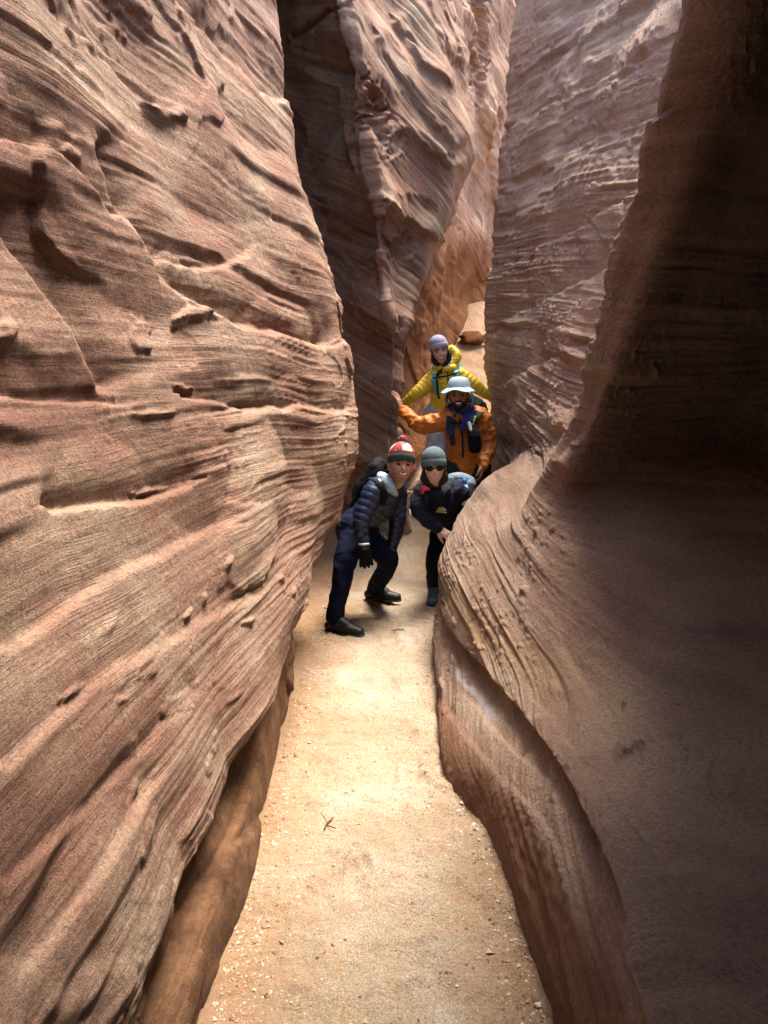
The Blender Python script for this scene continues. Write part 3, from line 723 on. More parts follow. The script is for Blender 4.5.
def fuse(name, bm, voxel=.006, smooth=3, mat=None, parent=None, disp=None):
    """melt the shapes of bm into one continuous skin"""
    bmesh.ops.recalc_face_normals(bm, faces=bm.faces[:])
    me = bpy.data.meshes.new(name + '_src'); bm.to_mesh(me); bm.free()
    o = bpy.data.objects.new(name + '_src', me); scene.collection.objects.link(o)
    md = o.modifiers.new('r', 'REMESH'); md.mode = 'VOXEL'; md.voxel_size = voxel; md.use_smooth_shade = True
    if smooth:
        sm = o.modifiers.new('s', 'SMOOTH'); sm.factor = .5; sm.iterations = smooth
    dg = bpy.context.evaluated_depsgraph_get()
    out = bpy.data.meshes.new_from_object(o.evaluated_get(dg))
    bpy.data.objects.remove(o); bpy.data.meshes.remove(me)
    out.name = name
    if disp is not None:
        n = len(out.vertices)
        co = np.empty(n * 3, np.float32); out.vertices.foreach_get('co', co); co = co.reshape(-1, 3)
        nn = np.empty(n * 3, np.float32); out.vertices.foreach_get('normal', nn); nn = nn.reshape(-1, 3)
        co = co + nn * disp(co, nn)[:, None]
        out.vertices.foreach_set('co', co.astype(np.float32).ravel())
        out.update()
    out.polygons.foreach_set('use_smooth', np.ones(len(out.polygons), bool))
    return link(name, out, mat, parent)

def plain(name, bm, mat, parent, smooth=True):
    bmesh.ops.recalc_face_normals(bm, faces=bm.faces[:])
    me = bpy.data.meshes.new(name); bm.to_mesh(me); bm.free()
    if smooth: me.polygons.foreach_set('use_smooth', np.ones(len(me.polygons), bool))
    return link(name, me, mat, parent)

def cloth(name, col, rough=.7, var=.25, sheen=0.0, scale=60, spec=.3):
    m, nt, bs = mat_new(name)
    tc = nt.nodes.new('ShaderNodeTexCoord'); pos = tc.outputs['Object']
    n = noise(nt, pos, scale * .3, 4, .65)
    c = ramp(nt, n, [(.3, tuple(v * (1 - var) for v in col)), (.7, tuple(min(1, v * (1 + var)) for v in col))])
    nt.links.new(c, bs.inputs['Base Color'])
    bs.inputs['Roughness'].default_value = rough; bs.inputs['Specular IOR Level'].default_value = spec
    b = N(nt, 'ShaderNodeBump'); b.inputs['Strength'].default_value = .35; b.inputs['Distance'].default_value = .006
    nt.links.new(noise(nt, pos, scale, 4, .6), b.inputs['Height']); nt.links.new(b.outputs[0], bs.inputs['Normal'])
    return m
M_SKIN = cloth('skin', (.46, .25, .17), .62, .10, scale=25)
M_FAIR = cloth('skin_fair', (.66, .42, .32), .62, .08, scale=25)
M_SKIN_TAN = cloth('skin_tanned', (.33, .165, .10), .5, .10, scale=25)
M_EYE = cloth('eye', (.02, .014, .01), .15, .1)
M_TEETH = cloth('teeth', (.75, .72, .66), .3, .03)
M_LIP = cloth('lips', (.33, .10, .08), .45, .1)
M_HAIR = cloth('dark_hair', (.018, .011, .008), .5, .3, scale=200)
M_STUB = cloth('stubble', (.36, .19, .135), .8, .3, scale=150)
M_NAVY = cloth('navy_nylon', (.008, .016, .045), .42, .08, spec=.5, scale=25)
M_NAVY2 = cloth('navy_fleece', (.009, .011, .022), .8, .2)
M_NAVYT = cloth('navy_trousers', (.004, .006, .020), .9, .1, spec=.12)
M_BLACK = cloth('black_fabric', (.004, .004, .005), .8, .1, spec=.15)
M_BOOT = cloth('boot_black', (.008, .008, .008), .5, .25)
M_SOLE = cloth('rubber_sole', (.03, .027, .025), .8, .2)
M_SHOEG = cloth('shoe_blue_grey', (.05, .08, .10), .6, .25)
M_YEL = cloth('yellow_nylon', (.78, .52, .03), .45, .1, spec=.4)
M_ORG = cloth('orange_nylon', (.46, .14, .013), .55, .18, spec=.45, scale=20)
M_TEAL = cloth('turquoise_webbing', (.10, .38, .42), .6, .1)
M_GREYT = cloth('grey_knit', (.10, .135, .15), .95, .2, scale=120)
M_LILAC = cloth('lilac_grey_knit', (.36, .34, .42), .95, .12, scale=120)
M_HATB = cloth('pale_blue_canvas', (.33, .42, .46), .8, .1)
M_PALE = cloth('pale_fleece', (.30, .40, .44), .9, .1)
M_PACKL = cloth('pale_pack_cloth', (.20, .26, .29), .7, .15)
M_SCARF = cloth('blue_scarf', (.012, .025, .10), .8, .3)
M_TROUS = cloth('pale_trousers', (.40, .38, .38), .85, .1)
M_GREEN = cloth('dark_green_trousers', (.012, .022, .016), .85, .2)
M_NEON = cloth('lime_webbing', (.35, .6, .05), .6, .1)
M_PINK = cloth('pink_cloth', (.65, .06, .12), .7, .15)
M_GOLD = cloth('gold_print', (.30, .24, .10), .6, .3)
M_BLUECAP = cloth('blue_plastic', (.03, .16, .5), .3, .1)
M_CLEAR = cloth('pale_plastic', (.5, .62, .68), .2, .05)
M_LENS = cloth('dark_lens', (.004, .004, .005), .08, .05)
M_BRIM = cloth('hat_underside', (.05, .055, .06), .9, .1)

# patterned bobble hat wool
M_BOB, nt, bs = mat_new('patterned_knit')
tc = nt.nodes.new('ShaderNodeTexCoord')
vor = nt.nodes.new('ShaderNodeTexVoronoi'); vor.inputs['Scale'].default_value = 22.0
vor.inputs['Randomness'].default_value = .6
nt.links.new(tc.outputs['Object'], vor.inputs['Vector'])
sepc = nt.nodes.new('ShaderNodeSeparateColor'); nt.links.new(vor.outputs['Color'], sepc.inputs[0])
c = ramp(nt, sepc.outputs[0], [(0, (.30, .03, .03)), (.3, (.55, .50, .44)), (.5, (.05, .10, .09)), (.66, (.42, .14, .05)), (.82, (.5, .30, .25)), (.92, (.2, .03, .04))], 'CONSTANT')
nt.links.new(c, bs.inputs['Base Color']); bs.inputs['Roughness'].default_value = .95

def frame(f, up):
    f = unit(f); r = unit(np.cross(f, up)); u = np.cross(r, f)
    return np.array([r, f, u])          # rows: right-hand axis, forward, up

def head_fn(d, s=1.0):
    a, b, c = d
    w, dp, h = .077, .098, .118
    x, y, z = a * w, b * dp, c * h
    if c < 0:
        k = (-c) ** 1.4
        x *= 1 - .30 * k
        if b < 0: y = y * (1 - .35 * k) + .012 * k
    if b > 0:
        y *= .95
        g = lambda u, v: math.exp(-u * u) * math.exp(-v * v)
        y += .026 * g(a / .13, (c + .16) / .13) + .013 * g(a / .10, (c - .04) / .16)
        y -= .011 * (g((a - .40) / .18, (c - .10) / .13) + g((a + .40) / .18, (c - .10) / .13))
        y += .006 * g(a / .6, (c - .30) / .10)
        y += .007 * (g((a - .52) / .2, (c + .18) / .18) + g((a + .52) / .2, (c + .18) / .18))
        y += .006 * g(a / .26, (c + .47) / .09)
        y -= .004 * g(a / .3, (c + .62) / .06)
        y += .010 * g(a / .28, (c + .85) / .16)
    return V((x, y, z)) * s

def add_head(bm, c, fr, neck, s=1.0):
    ball_into(bm, c, None, fr, 40, 34, lambda d: head_fn(d, s))
    for sd in (-1, 1):
        ball_into(bm, c + V((sd * .078, -.012, -.005)) @ fr * s, V((.012, .020, .032)) * s, fr, 10, 8)
    tube_into(bm, [c + V((0, -.022, -.06)) @ fr * s, (c + V((0, -.03, -.10)) @ fr * s) * .5 + V(neck) * .5, V(neck)], [.052 * s, .052 * s, .06], sub=4)

def face_parts(parent, c, fr, s=1.0, eyes=True, stubble=None, smile=1.0, lip=None):
    if eyes:
        for sd in (-1, 1):
            bm = bmesh.new(); ball_into(bm, c + V((sd * .030, .0795, .012)) @ fr * s, V((.0135, .007, .0075)) * s, fr, 12, 8)
            e = plain('eye', bm, M_EYE, parent)
            bm = bmesh.new()
            q = [c + V((sd * (.030 + dx), .0855, .030 + dz)) @ fr * s for dx, dz in ((-.017, -.001), (0, .004), (.017, -.002))]
            tube_into(bm, q, [.0028, .0040, .002], nseg=6); plain('eyebrow', bm, M_HAIR, parent)
    bm = bmesh.new()
    xs_ = np.linspace(-1, 1, 7)
    q = [c + V((x * .026, .0925 - .014 * x * x, -.0535 + .011 * smile * x * x)) @ fr * s for x in xs_]
    tube_into(bm, q, [.0045, .0075, .009, .0092, .009, .0075, .0045], nseg=8, side=fr[2], flat=.5)
    m = plain('mouth', bm, lip or M_LIP, parent)
    bm = bmesh.new()
    q = [c + V((x * .023, .0975 - .0125 * x * x, -.0535 + .010 * smile * x * x)) @ fr * s for x in xs_]
    tube_into(bm, q, [.0022, .004, .0048, .005, .0048, .004, .0022], nseg=8, side=fr[2], flat=.45)
    plain('teeth', bm, M_TEETH, m)
    if stubble:
        bm = bmesh.new()
        q = [c + V((x * .034, .0965 - .020 * x * x, -.033 - .010 * x * x)) @ fr * s for x in xs_]
        tube_into(bm, q, [.003, .006, .0075, .0075, .0075, .006, .003], nseg=8, side=fr[2], flat=.5); plain('moustache', bm, stubble, parent)

def beard(parent, c, fr, s, mat, name='beard', top=-.30, k=1.014):
    """close beard: a thin layer over jaw and upper lip, open at the mouth"""
    bm = bmesh.new(); vs_ = {}
    nu, nv = 60, 44
    def dirv(i, j):
        th = math.pi * i / nv; ph = 2 * math.pi * j / nu
        return V((math.sin(th) * math.cos(ph), math.sin(th) * math.sin(ph), math.cos(th)))
    def inside(d):
        a, b, cc = d
        if b < -.05: return False
        lim = top + (.22 if abs(a) > .72 else 0)
        if cc > lim or cc < -.96: return False
        return not (abs(a) < .27 and -.56 < cc < -.36)
    for i in range(1, nv):
        for j in range(nu):
            q = [(i, j), (i + 1, j), (i + 1, (j + 1) % nu), (i, (j + 1) % nu)]
            if i + 1 < nv and all(inside(dirv(*x)) for x in q):
                f = []
                for x in q:
                    if x not in vs_: vs_[x] = bm.verts.new(V(c) + (head_fn(dirv(*x), s) * k) @ fr)
                    f.append(vs_[x])
                bm.faces.new(f)
    return plain(name, bm, mat, parent)

def hand_into(bm, wrist, dirv, palm_n, curl=.5, spread=.16, s=1.0, thumb=1):
    """palm, four unequal bent fingers and a thumb off the side; palm faces palm_n"""
    d = unit(dirv); n = unit(V(palm_n) - d * np.dot(palm_n, d)); sd = np.cross(d, n)
    w = V(wrist)
    P = lambda a, b, c_: w + (d * a + sd * b + n * c_) * s
    tube_into(bm, [P(-.02, 0, 0), P(.03, 0, 0), P(.075, 0, 0)], [.024 * s, .038 * s, .040 * s], side=sd, flat=.42, sub=3)
    for b, L in ((-.030, .060), (-.010, .074), (.011, .070), (.031, .056)):
        a0 = spread * (b / .03); L *= 1.15
        pts = [P(.06, b * .9, 0)]
        ang = .15 * curl; cur = P(.085, b, 0); pts.append(cur)
        for frac in (.46, .32, .22):
            ang += curl * .55
            v = d * math.cos(ang) * math.cos(a0) + sd * math.sin(a0) + n * math.sin(ang)
            cur = cur + unit(v) * L * frac * s; pts.append(cur)
        tube_into(bm, pts, [.0095 * s, .0098 * s, .009 * s, .0083 * s, .0068 * s], sub=2, nseg=10)
    t = -thumb
    pts = [P(.012, t * .022, .005), P(.045, t * .046, .012), P(.072, t * .058, .02), P(.092, t * .062, .03)]
    tube_into(bm, pts, [.014 * s, .0125 * s, .0105 * s, .008 * s], sub=2, nseg=10)

def chain_len(pts):
    P = np.array(pts, float); L = np.concatenate([[0], np.cumsum(np.linalg.norm(np.diff(P, axis=0), axis=1))])
    return P, L
def along(co, chains):
    """distance along the nearest limb for every vertex"""
    best = np.full(len(co), 1e9); val = np.zeros(len(co))
    for pts, r in chains:
        P, L = chain_len(pts)
        for i in range(len(P) - 1):
            ab = P[i + 1] - P[i]; t = np.clip(((co - P[i]) @ ab) / (ab @ ab), 0, 1)
            d = np.linalg.norm(co - (P[i] + t[:, None] * ab), axis=1) - r
            k = d < best
            best[k] = d[k]; val[k] = (L[i] + t * (L[i + 1] - L[i]))[k]
    return val
def quilt(chains, step=.055, amp=.011):
    def f(co, nn):
        v = along(co, chains) / step + .22 * pn(co[:, 0] * 6, co[:, 1] * 6, co[:, 2] * 6, 3)
        return amp * (np.sqrt(np.abs(np.sin(math.pi * v))) - .75) + .008 * fbm(co[:, 0] * 9, co[:, 1] * 9, co[:, 2] * 9, 5, 2) - .006 * np.abs(pn(co[:, 0] * 30, co[:, 1] * 30, co[:, 2] * 12, 8))
    return f
def wrinkle(amp=.010, sc=9, seed=0):
    def f(co, nn):
        r = pn(co[:, 0] * sc, co[:, 1] * sc, co[:, 2] * sc * 1.3, seed)
        return amp * (.5 - np.abs(r) * 2.6) + amp * .35 * (.4 - 2 * np.abs(pn(co[:, 0] * sc * 2.2, co[:, 1] * sc * 2.2, co[:, 2] * sc * 3.2, seed + 4))) + amp * .5 * pn(co[:, 0] * sc * 3, co[:, 1] * sc * 3, co[:, 2] * sc * 3, seed + 1)
    return f

def boot(parent, ankle, toe, sole_z, matu, name='boot', ln=1.0):
    """ankle boot standing at height sole_z, pointing from ankle to toe"""
    a = V(ankle); t = V(toe); d = t - a; d[2] = 0; d = unit(d); sd = V((-d[1], d[0], 0))
    base = V((a[0], a[1], sole_z))
    def p(f, s_, z): return base + d * f + sd * s_ + V((0, 0, z))
    bm = bmesh.new()
    tube_into(bm, [p(0, 0, .125), p(0, 0, .06)], [.048, .05])
    tube_into(bm, [p(-.045, 0, .045), p(.03, 0, .05), p(.11, 0, .045), p(.185, 0, .036)], [.040, .046, .046, .036], side=sd, flat=.85)
    tube_into(bm, [p(0, 0, .10), p(.06, 0, .075), p(.10, 0, .055)], [.045, .044, .04])
    b = fuse(name, bm, .006, 2, matu, parent)
    bm = bmesh.new()
    tube_into(bm, [p(-.055, 0, .014), p(.03, 0, .013), p(.12, 0, .013), p(.205, 0, .014)], [.038, .044, .050, .036], side=sd, flat=.30)
    plain('sole', bm, M_SOLE, b)
    bm = bmesh.new()
    for f in (.05, .075, .10):
        tube_into(bm, [p(f, -.028, .098 - (f - .05) * .55), p(f + .004, 0, .108 - (f - .05) * .6), p(f, .028, .098 - (f - .05) * .55)], [.004, .004, .004], nseg=6)
    plain('lace', bm, M_SOLE, b)
    return b

def person(base, label):
    o = bpy.data.objects.new('person', None); scene.collection.objects.link(o)
    o.empty_display_size = .2; o.location = base
    bpy.context.view_layer.update()
    return tag(o, label, 'person', 'hikers posing in the slot canyon')

def lathe_head(bm, c, fr, prof, s, tilt=.0, nu=48, bump=0.0):
    rings = []
    for z, k in prof:
        row = []
        for a in np.linspace(0, 2 * math.pi, nu, endpoint=False):
            kk = k * (1 + bump * math.cos(a * nu / 4))
            row.append(bm.verts.new(c + V((math.cos(a) * .077 * kk, math.sin(a) * .098 * kk - .004, z + tilt * math.sin(a) * min(1.0, k)))  @ fr * s))
        rings.append(row)
    for A_, B_ in zip(rings[:-1], rings[1:]):
        for k in range(nu): bm.faces.new((A_[k], A_[(k + 1) % nu], B_[(k + 1) % nu], B_[k]))
    bm.faces.new(rings[-1])

def beanie(parent, c, fr, s, mat, low=.0, name='beanie', rim=None, cuff=True):
    """knitted cap pulled over the ears, with a turned-up ribbed cuff"""
    bm = bmesh.new()
    lathe_head(bm, c, fr, [(.012 + low, 1.02), (.04 + low, 1.09), (.075, 1.10), (.10, 1.03), (.122, .87), (.140, .62), (.150, .35), (.154, .10)], s, .016, 96, .006)
    h = plain(name, bm, mat, parent)
    if cuff:
        bm = bmesh.new()
        lathe_head(bm, c, fr, [(.012 + low, 1.03), (.008 + low, 1.08), (.014 + low, 1.12), (.035 + low, 1.145), (.052 + low, 1.135), (.057 + low, 1.09)], s, .016, 96, .010)
        plain('cuff', bm, rim or mat, h)
    return h

def strap(parent, pts, w, mat, name='strap', n=None):
    bm = bmesh.new(); tube_into(bm, pts, [w] * len(pts), side=n, flat=.30 if n is not None else 1, sub=5, nseg=10)
    return plain(name, bm, mat, parent)

def pack(base, label, c, fr, size, mat, lid=True):
    """soft rucksack: body, lid and front pocket; frame rows are right, forward (to the wearer), up"""
    o = bpy.data.objects.new('backpack', None); scene.collection.objects.link(o); o.location = base; o.empty_display_size = .1
    bpy.context.view_layer.update()
    tag(o, label, 'backpack')
    w, d, h = size
    P = lambda a, b, cc: c + V((a * w, b * d, cc * h)) @ fr
    bm = bmesh.new()
    for sx in (-.28, 0, .28):
        tube_into(bm, [P(sx, 0, -.42), P(sx, -.02, 0), P(sx, 0, .40)], [.40 * d * 1.1, .5 * d * 1.1, .42 * d * 1.1], side=fr[0], flat=1.0)
    fuse('pack_body', bm, .008, 3, mat, o, wrinkle(.008, 8, 4))
    bm = bmesh.new(); tube_into(bm, [P(-.33, -.05, .47), P(0, -.06, .52), P(.33, -.05, .47)], [.34 * d, .42 * d, .34 * d], sub=4)
    fuse('pack_lid', bm, .008, 2, mat, o, wrinkle(.006, 12, 6))
    bm = bmesh.new(); tube_into(bm, [P(0, -.50, -.30), P(0, -.54, 0), P(0, -.5, .15)], [.30 * w, .34 * w, .26 * w], side=fr[0], flat=.35)
    fuse('pocket', bm, .008, 2, mat, o)
    return o

TOCAM = lambda p: unit(V((0, 0, CAM_Z)) - V(p))
def flz(p): return float(floor_z(np.array([p[0]]), np.array([p[1]]))[0])

# ================= man in navy puffer, crouching on the left
hc = Wp(401, 466, 5.10); fr = frame(TOCAM(hc) + V((.18, 0, -.02)), V((.06, .08, 1)))
neck = Wp(391, 486, 5.22); sh_r = Wp(375, 489, 5.10); sh_l = Wp(397, 492, 5.36)
chest = Wp(381, 503, 5.24); waist = Wp(366, 517, 5.28); pel = Wp(356, 530, 5.30)
el_r = Wp(361, 523, 5.02); wr_r = Wp(364, 546, 5.00)
el_l = Wp(397, 523, 5.36); wr_l = Wp(392, 548, 5.33)
hip_r = Wp(352, 532, 5.22); kn_r = Wp(344, 567, 5.06); an_r = G(335, .10, 4.98)
hip_l = Wp(363, 536, 5.38); kn_l = Wp(388, 560, 5.36); an_l = G(374, .10, 5.68)
p1 = person((float(pel[0]), 5.3, 0.0), 'man crouching with hands on thighs in a navy quilted jacket and patterned bobble hat')
bm = bmesh.new()
add_head(bm, hc, fr, neck)
tube_into(bm, [neck, chest, waist, pel], [.07, .125, .12, .13], side=(sh_l - sh_r), flat=.75)
tube_into(bm, [neck, sh_r, el_r, wr_r], [.06, .055, .042, .028]); tube_into(bm, [neck, sh_l, el_l, wr_l], [.06, .055, .042, .028])
HA = (wr_r, V((.12, -.02, -1)), V((0, .6, -.3)), .5, .12, 1.0, 1); HB = (wr_l, V((-.2, -.3, -.9)), V((-.3, .7, -.3)), .7, .14, 1.0, -1)
hand_into(bm, *HA); hand_into(bm, *HB)
tube_into(bm, [pel, hip_r, kn_r, an_r], [.10, .085, .058, .04]); tube_into(bm, [pel, hip_l, kn_l, an_l], [.10, .085, .058, .04])
fuse('body', bm, .005, 2, M_SKIN, p1)
face_parts(p1, hc, fr, 1.0, True); beard(p1, hc, fr, 1.0, M_STUB)
bm = bmesh.new()
arms = [([sh_r, el_r, wr_r], .07), ([sh_l, el_l, wr_l], .07), ([neck, chest, waist, pel], .17)]
tube_into(bm, [neck + (chest - neck) * .25, chest, waist, pel + (waist - pel) * .25], [.115, .15, .14, .145], side=(sh_l - sh_r), flat=.78)
for s_, e_, w_ in ((sh_r, el_r, wr_r), (sh_l, el_l, wr_l)):
    tube_into(bm, [neck * .55 + s_ * .45, s_, e_, w_ + (e_ - w_) * .06], [.078, .076, .060, .042])
bmj = bm
for H in (HA, HB):
    bm = bmesh.new(); hand_into(bm, *H); g_ = fuse('glove', bm, .005, 1, M_BLACK, p1, lambda co, nn: np.full(len(co), .0045))
bm = bmj
jk = fuse('jacket', bm, .006, 3, M_NAVY, p1, quilt(arms, .048, .0065))
bm = bmesh.new(); tube_into(bm, [neck + V((-.07, .02, -.01)), neck + V((-.03, -.05, .01)), neck + V((.05, -.05, .005)), neck + V((.07, .03, .01))], [.034, .036, .034, .03], sub=5)
fuse('collar', bm, .006, 2, M_NAVY, jk)
bm = bmesh.new(); tube_into(bm, [Wp(381, 476, 5.24), Wp(385, 480, 5.13), Wp(391, 488, 5.07), Wp(396, 494, 5.08)], [.030, .042, .036, .018], sub=5)
fuse('hood', bm, .006, 2, M_PALE, jk, wrinkle(.006, 14, 2))
bm = bmesh.new()
tube_into(bm, [waist * .4 + pel * .6, pel, pel + V((0, 0, -.05))], [.15, .155, .14], side=(hip_l - hip_r), flat=.9)
tube_into(bm, [hip_r + V((0, 0, .03)), hip_r, kn_r, an_r + V((0, 0, .0))], [.10, .104, .074, .058], sub=6)
tube_into(bm, [hip_l + V((0, 0, .03)), hip_l, kn_l, an_l + V((0, 0, .0))], [.10, .104, .074, .058], sub=6)
fuse('trousers', bm, .007, 3, M_NAVYT, p1, wrinkle(.011, 7, 9))
boot(p1, an_r, an_r + V((.22, -.10, 0)), flz(an_r), M_BOOT)
boot(p1, an_l, an_l + V((.24, -.07, 0)), flz(an_l), M_BOOT)
h = beanie(p1, hc, fr, 1.03, M_BOB, .012, 'bobble_hat', cloth('dark_green_knit', (.03, .055, .05), .95))
bm = bmesh.new(); ball_into(bm, hc + V((0, -.01, .172)) @ fr, (.030, .030, .030), fr, 16, 12)
o = fuse('pompom', bm, .005, 1, cloth('red_wool', (.22, .05, .06), .95, .5, scale=200), h, wrinkle(.012, 60, 3))
bm = bmesh.new(); ball_into(bm, hc + V((0, -.014, .01)) @ fr, (.0795, .099, .10), fr, 24, 16)
plain('hair', bm, M_HAIR, p1)
bm = bmesh.new(); tube_into(bm, [wr_r + V((-.03, -.03, .02)), wr_r + V((0, -.045, .02)), wr_r + V((.03, -.03, .02))], [.008] * 3, nseg=8); plain('watch', bm, M_CLEAR, p1)
pc = Wp(370, 488, 5.40); pfr = frame(V((.75, -.25, -.35)), V((.45, -.1, .85)))
bp = pack((float(pc[0]), float(pc[1]), 0.9), 'black backpack on the crouching man in the navy quilted jacket', pc, pfr, (.25, .14, .34), M_BLACK)
strap(bp, [Wp(370, 478, 5.20), Wp(376, 481, 5.06), Wp(384, 492, 5.04), Wp(383, 505, 5.06)], .02, M_BLACK, n=V((1, .3, .2)))
strap(bp, [Wp(384, 478, 5.40), Wp(393, 484, 5.28), Wp(398, 498, 5.24)], .02, M_BLACK, n=V((1, .3, .2)))

# ================= woman in sunglasses leaning out from behind the bulge
hc = Wp(434, 469, 5.42); fr = frame(TOCAM(hc) + V((.06, 0, -.10)), V((-.05, -.1, 1)))
neck = Wp(438, 488, 5.53); sh_r = Wp(421, 494, 5.50); sh_l = Wp(459, 492, 5.62)
chest = Wp(440, 504, 5.60); waist = Wp(445, 518, 5.74); pel = Wp(450, 532, 5.86)
el_r = Wp(420, 513, 5.44); wr_r = Wp(438, 529, 5.46)
el_l = Wp(466, 513, 5.70); wr_l = Wp(458, 530, 5.62)
hip_r = Wp(443, 536, 5.80); kn_r = Wp(435, 562, 5.66); an_r = G(434, .10, 5.72)
hip_l = Wp(458, 536, 5.88); kn_l = Wp(459, 562, 5.80); an_l = G(461, .10, 5.98)
p2 = person((float(pel[0]), 5.8, 0.0), 'woman in grey beanie and dark sunglasses leaning out from behind the right rock bulge')
bm = bmesh.new()
add_head(bm, hc, fr, neck, .95)
tube_into(bm, [neck, chest, waist, pel], [.065, .115, .105, .125], side=(sh_l - sh_r), flat=.72)
tube_into(bm, [neck, sh_r, el_r, wr_r], [.055, .05, .038, .026]); tube_into(bm, [neck, sh_l, el_l, wr_l], [.055, .05, .038, .026])
hand_into(bm, wr_r, V((.8, -.1, -.5)), V((-.2, .8, -.5)), .7, .12, .92, 1)
hand_into(bm, wr_l, V((-.3, -.2, -.8)), V((0, .8, -.3)), .7, .12, .92, -1)
tube_into(bm, [pel, hip_r, kn_r, an_r], [.10, .08, .053, .037]); tube_into(bm, [pel, hip_l, kn_l, an_l], [.10, .08, .053, .037])
fuse('body', bm, .005, 2, M_FAIR, p2)
face_parts(p2, hc, fr, .95, False)
bm = bmesh.new()
tube_into(bm, [neck + (chest - neck) * .2, chest, waist, pel + (waist - pel) * .4], [.105, .138, .13, .13], side=(sh_l - sh_r), flat=.76)
for s_, e_, w_ in ((sh_r, el_r, wr_r), (sh_l, el_l, wr_l)):
    tube_into(bm, [neck * .55 + s_ * .45, s_, e_, w_ + (e_ - w_) * .05], [.072, .072, .058, .04])
jk = fuse('jacket', bm, .006, 3, M_NAVY2, p2, wrinkle(.011, 8, 12))
bm = bmesh.new(); tube_into(bm, [neck + V((-.085, .0, .03)), neck + V((-.06, -.06, -.005)), neck + V((.0, -.09, -.03)), neck + V((.06, -.05, -.005)), neck + V((.085, .0, .03))], [.03, .034, .032, .034, .03], sub=5)
fuse('hood', bm, .006, 2, M_NAVY2, jk, wrinkle(.006, 14, 2))
bm = bmesh.new()
ec = Wp(441, 512, 5.41)
for a in range(7):
    an = a * math.pi / 6 - .1
    tube_into(bm, [ec, ec + V((math.cos(an) * .035, -.006, math.sin(an) * .035))], [.008, .005], nseg=6, sub=2)
plain('emblem', bm, M_GOLD, jk)
bm = bmesh.new(); tube_into(bm, [Wp(421, 490, 5.40), Wp(424, 488, 5.37), Wp(428, 489, 5.38)], [.012, .02, .012], sub=3); tube_into(bm, [Wp(424, 488, 5.37), Wp(422, 493, 5.38)], [.014, .01], sub=3)
fuse('bandana', bm, .004, 1, M_PINK, p2, wrinkle(.004, 40, 2))
bm = bmesh.new()
tube_into(bm, [waist * .5 + pel * .5, pel, pel + V((0, 0, -.05))], [.135, .145, .13], side=(hip_l - hip_r), flat=.9)
tube_into(bm, [hip_r, kn_r, an_r], [.105, .070, .052], sub=6); tube_into(bm, [hip_l, kn_l, an_l], [.105, .070, .052], sub=6)
fuse('trousers', bm, .007, 3, M_BLACK, p2, wrinkle(.008, 8, 19))
boot(p2, an_r, an_r + V((-.03, -.24, 0)), flz(an_r), M_SHOEG, 'shoe'); boot(p2, an_l, an_l + V((.02, -.24, 0)), flz(an_l), M_SHOEG, 'shoe')
beanie(p2, hc, fr, 1.04, M_GREYT, .006)
bm = bmesh.new()
for sd in (-1, 1):
    ball_into(bm, hc + V((sd * .034, .0865, .012)) @ fr * .95, V((.031, .010, .021)) * .95, fr, 18, 12)
    tube_into(bm, [hc + V((sd * .062, .078, .016)) @ fr * .95, hc + V((sd * .083, .03, .012)) @ fr * .95, hc + V((sd * .084, -.02, .01)) @ fr * .95], [.005] * 3, nseg=8)
tube_into(bm, [hc + V((-.012, .098, .016)) @ fr * .95, hc + V((.012, .098, .016)) @ fr * .95], [.004, .004], nseg=8)
plain('sunglasses', bm, M_LENS, p2)
bm = bmesh.new()
ball_into(bm, hc + V((0, -.016, 0)) @ fr, (.079, .096, .105), fr, 24, 16)
for sd in (-1, 1): tube_into(bm, [hc + V((sd * .07, .0, -.02)) @ fr, hc + V((sd * .074, .005, -.08)) @ fr, neck + V((sd * .055, -.05, -.02))], [.018, .02, .014], sub=4)
fuse('hair', bm, .006, 1, M_HAIR, p2, wrinkle(.004, 50, 2))
pc = Wp(459, 494, 5.86); pfr = frame(V((-.25, -.9, -.2)), V((.05, -.35, .9)))
bp = pack((float(pc[0]), float(pc[1]), 0.8), 'pale grey-blue backpack on the woman in sunglasses', pc, pfr, (.22, .12, .24), M_PACKL)
strap(bp, [Wp(449, 484, 5.62), Wp(451, 490, 5.47), Wp(452, 503, 5.46)], .018, M_NAVY2, n=V((1, 0, 0)))
strap(bp, [Wp(428, 486, 5.58), Wp(426, 491, 5.40), Wp(426, 503, 5.40)], .016, M_NAVY2, n=V((1, 0, 0)))
bc = Wp(464, 489, 5.62)
ob = bpy.data.objects.new('water_bottle', None); scene.collection.objects.link(ob); ob.location = bc - V((0, 0, .1)); ob.empty_display_size = .05
bpy.context.view_layer.update(); tag(ob, 'small clear bottle with a bright blue cap in the side of the pale backpack', 'bottle')
bm = bmesh.new(); tube_into(bm, [bc - V((0, 0, .10)), bc + V((0, 0, .01))], [.033, .033], nseg=20); tube_into(bm, [bc, bc + V((0, 0, .035))], [.03, .018], nseg=20); plain('bottle_body', bm, M_CLEAR, ob)
bm = bmesh.new(); tube_into(bm, [bc + V((0, 0, .035)), bc + V((0, 0, .06))], [.021, .021], nseg=20, sub=2); plain('cap', bm, M_BLUECAP, ob)

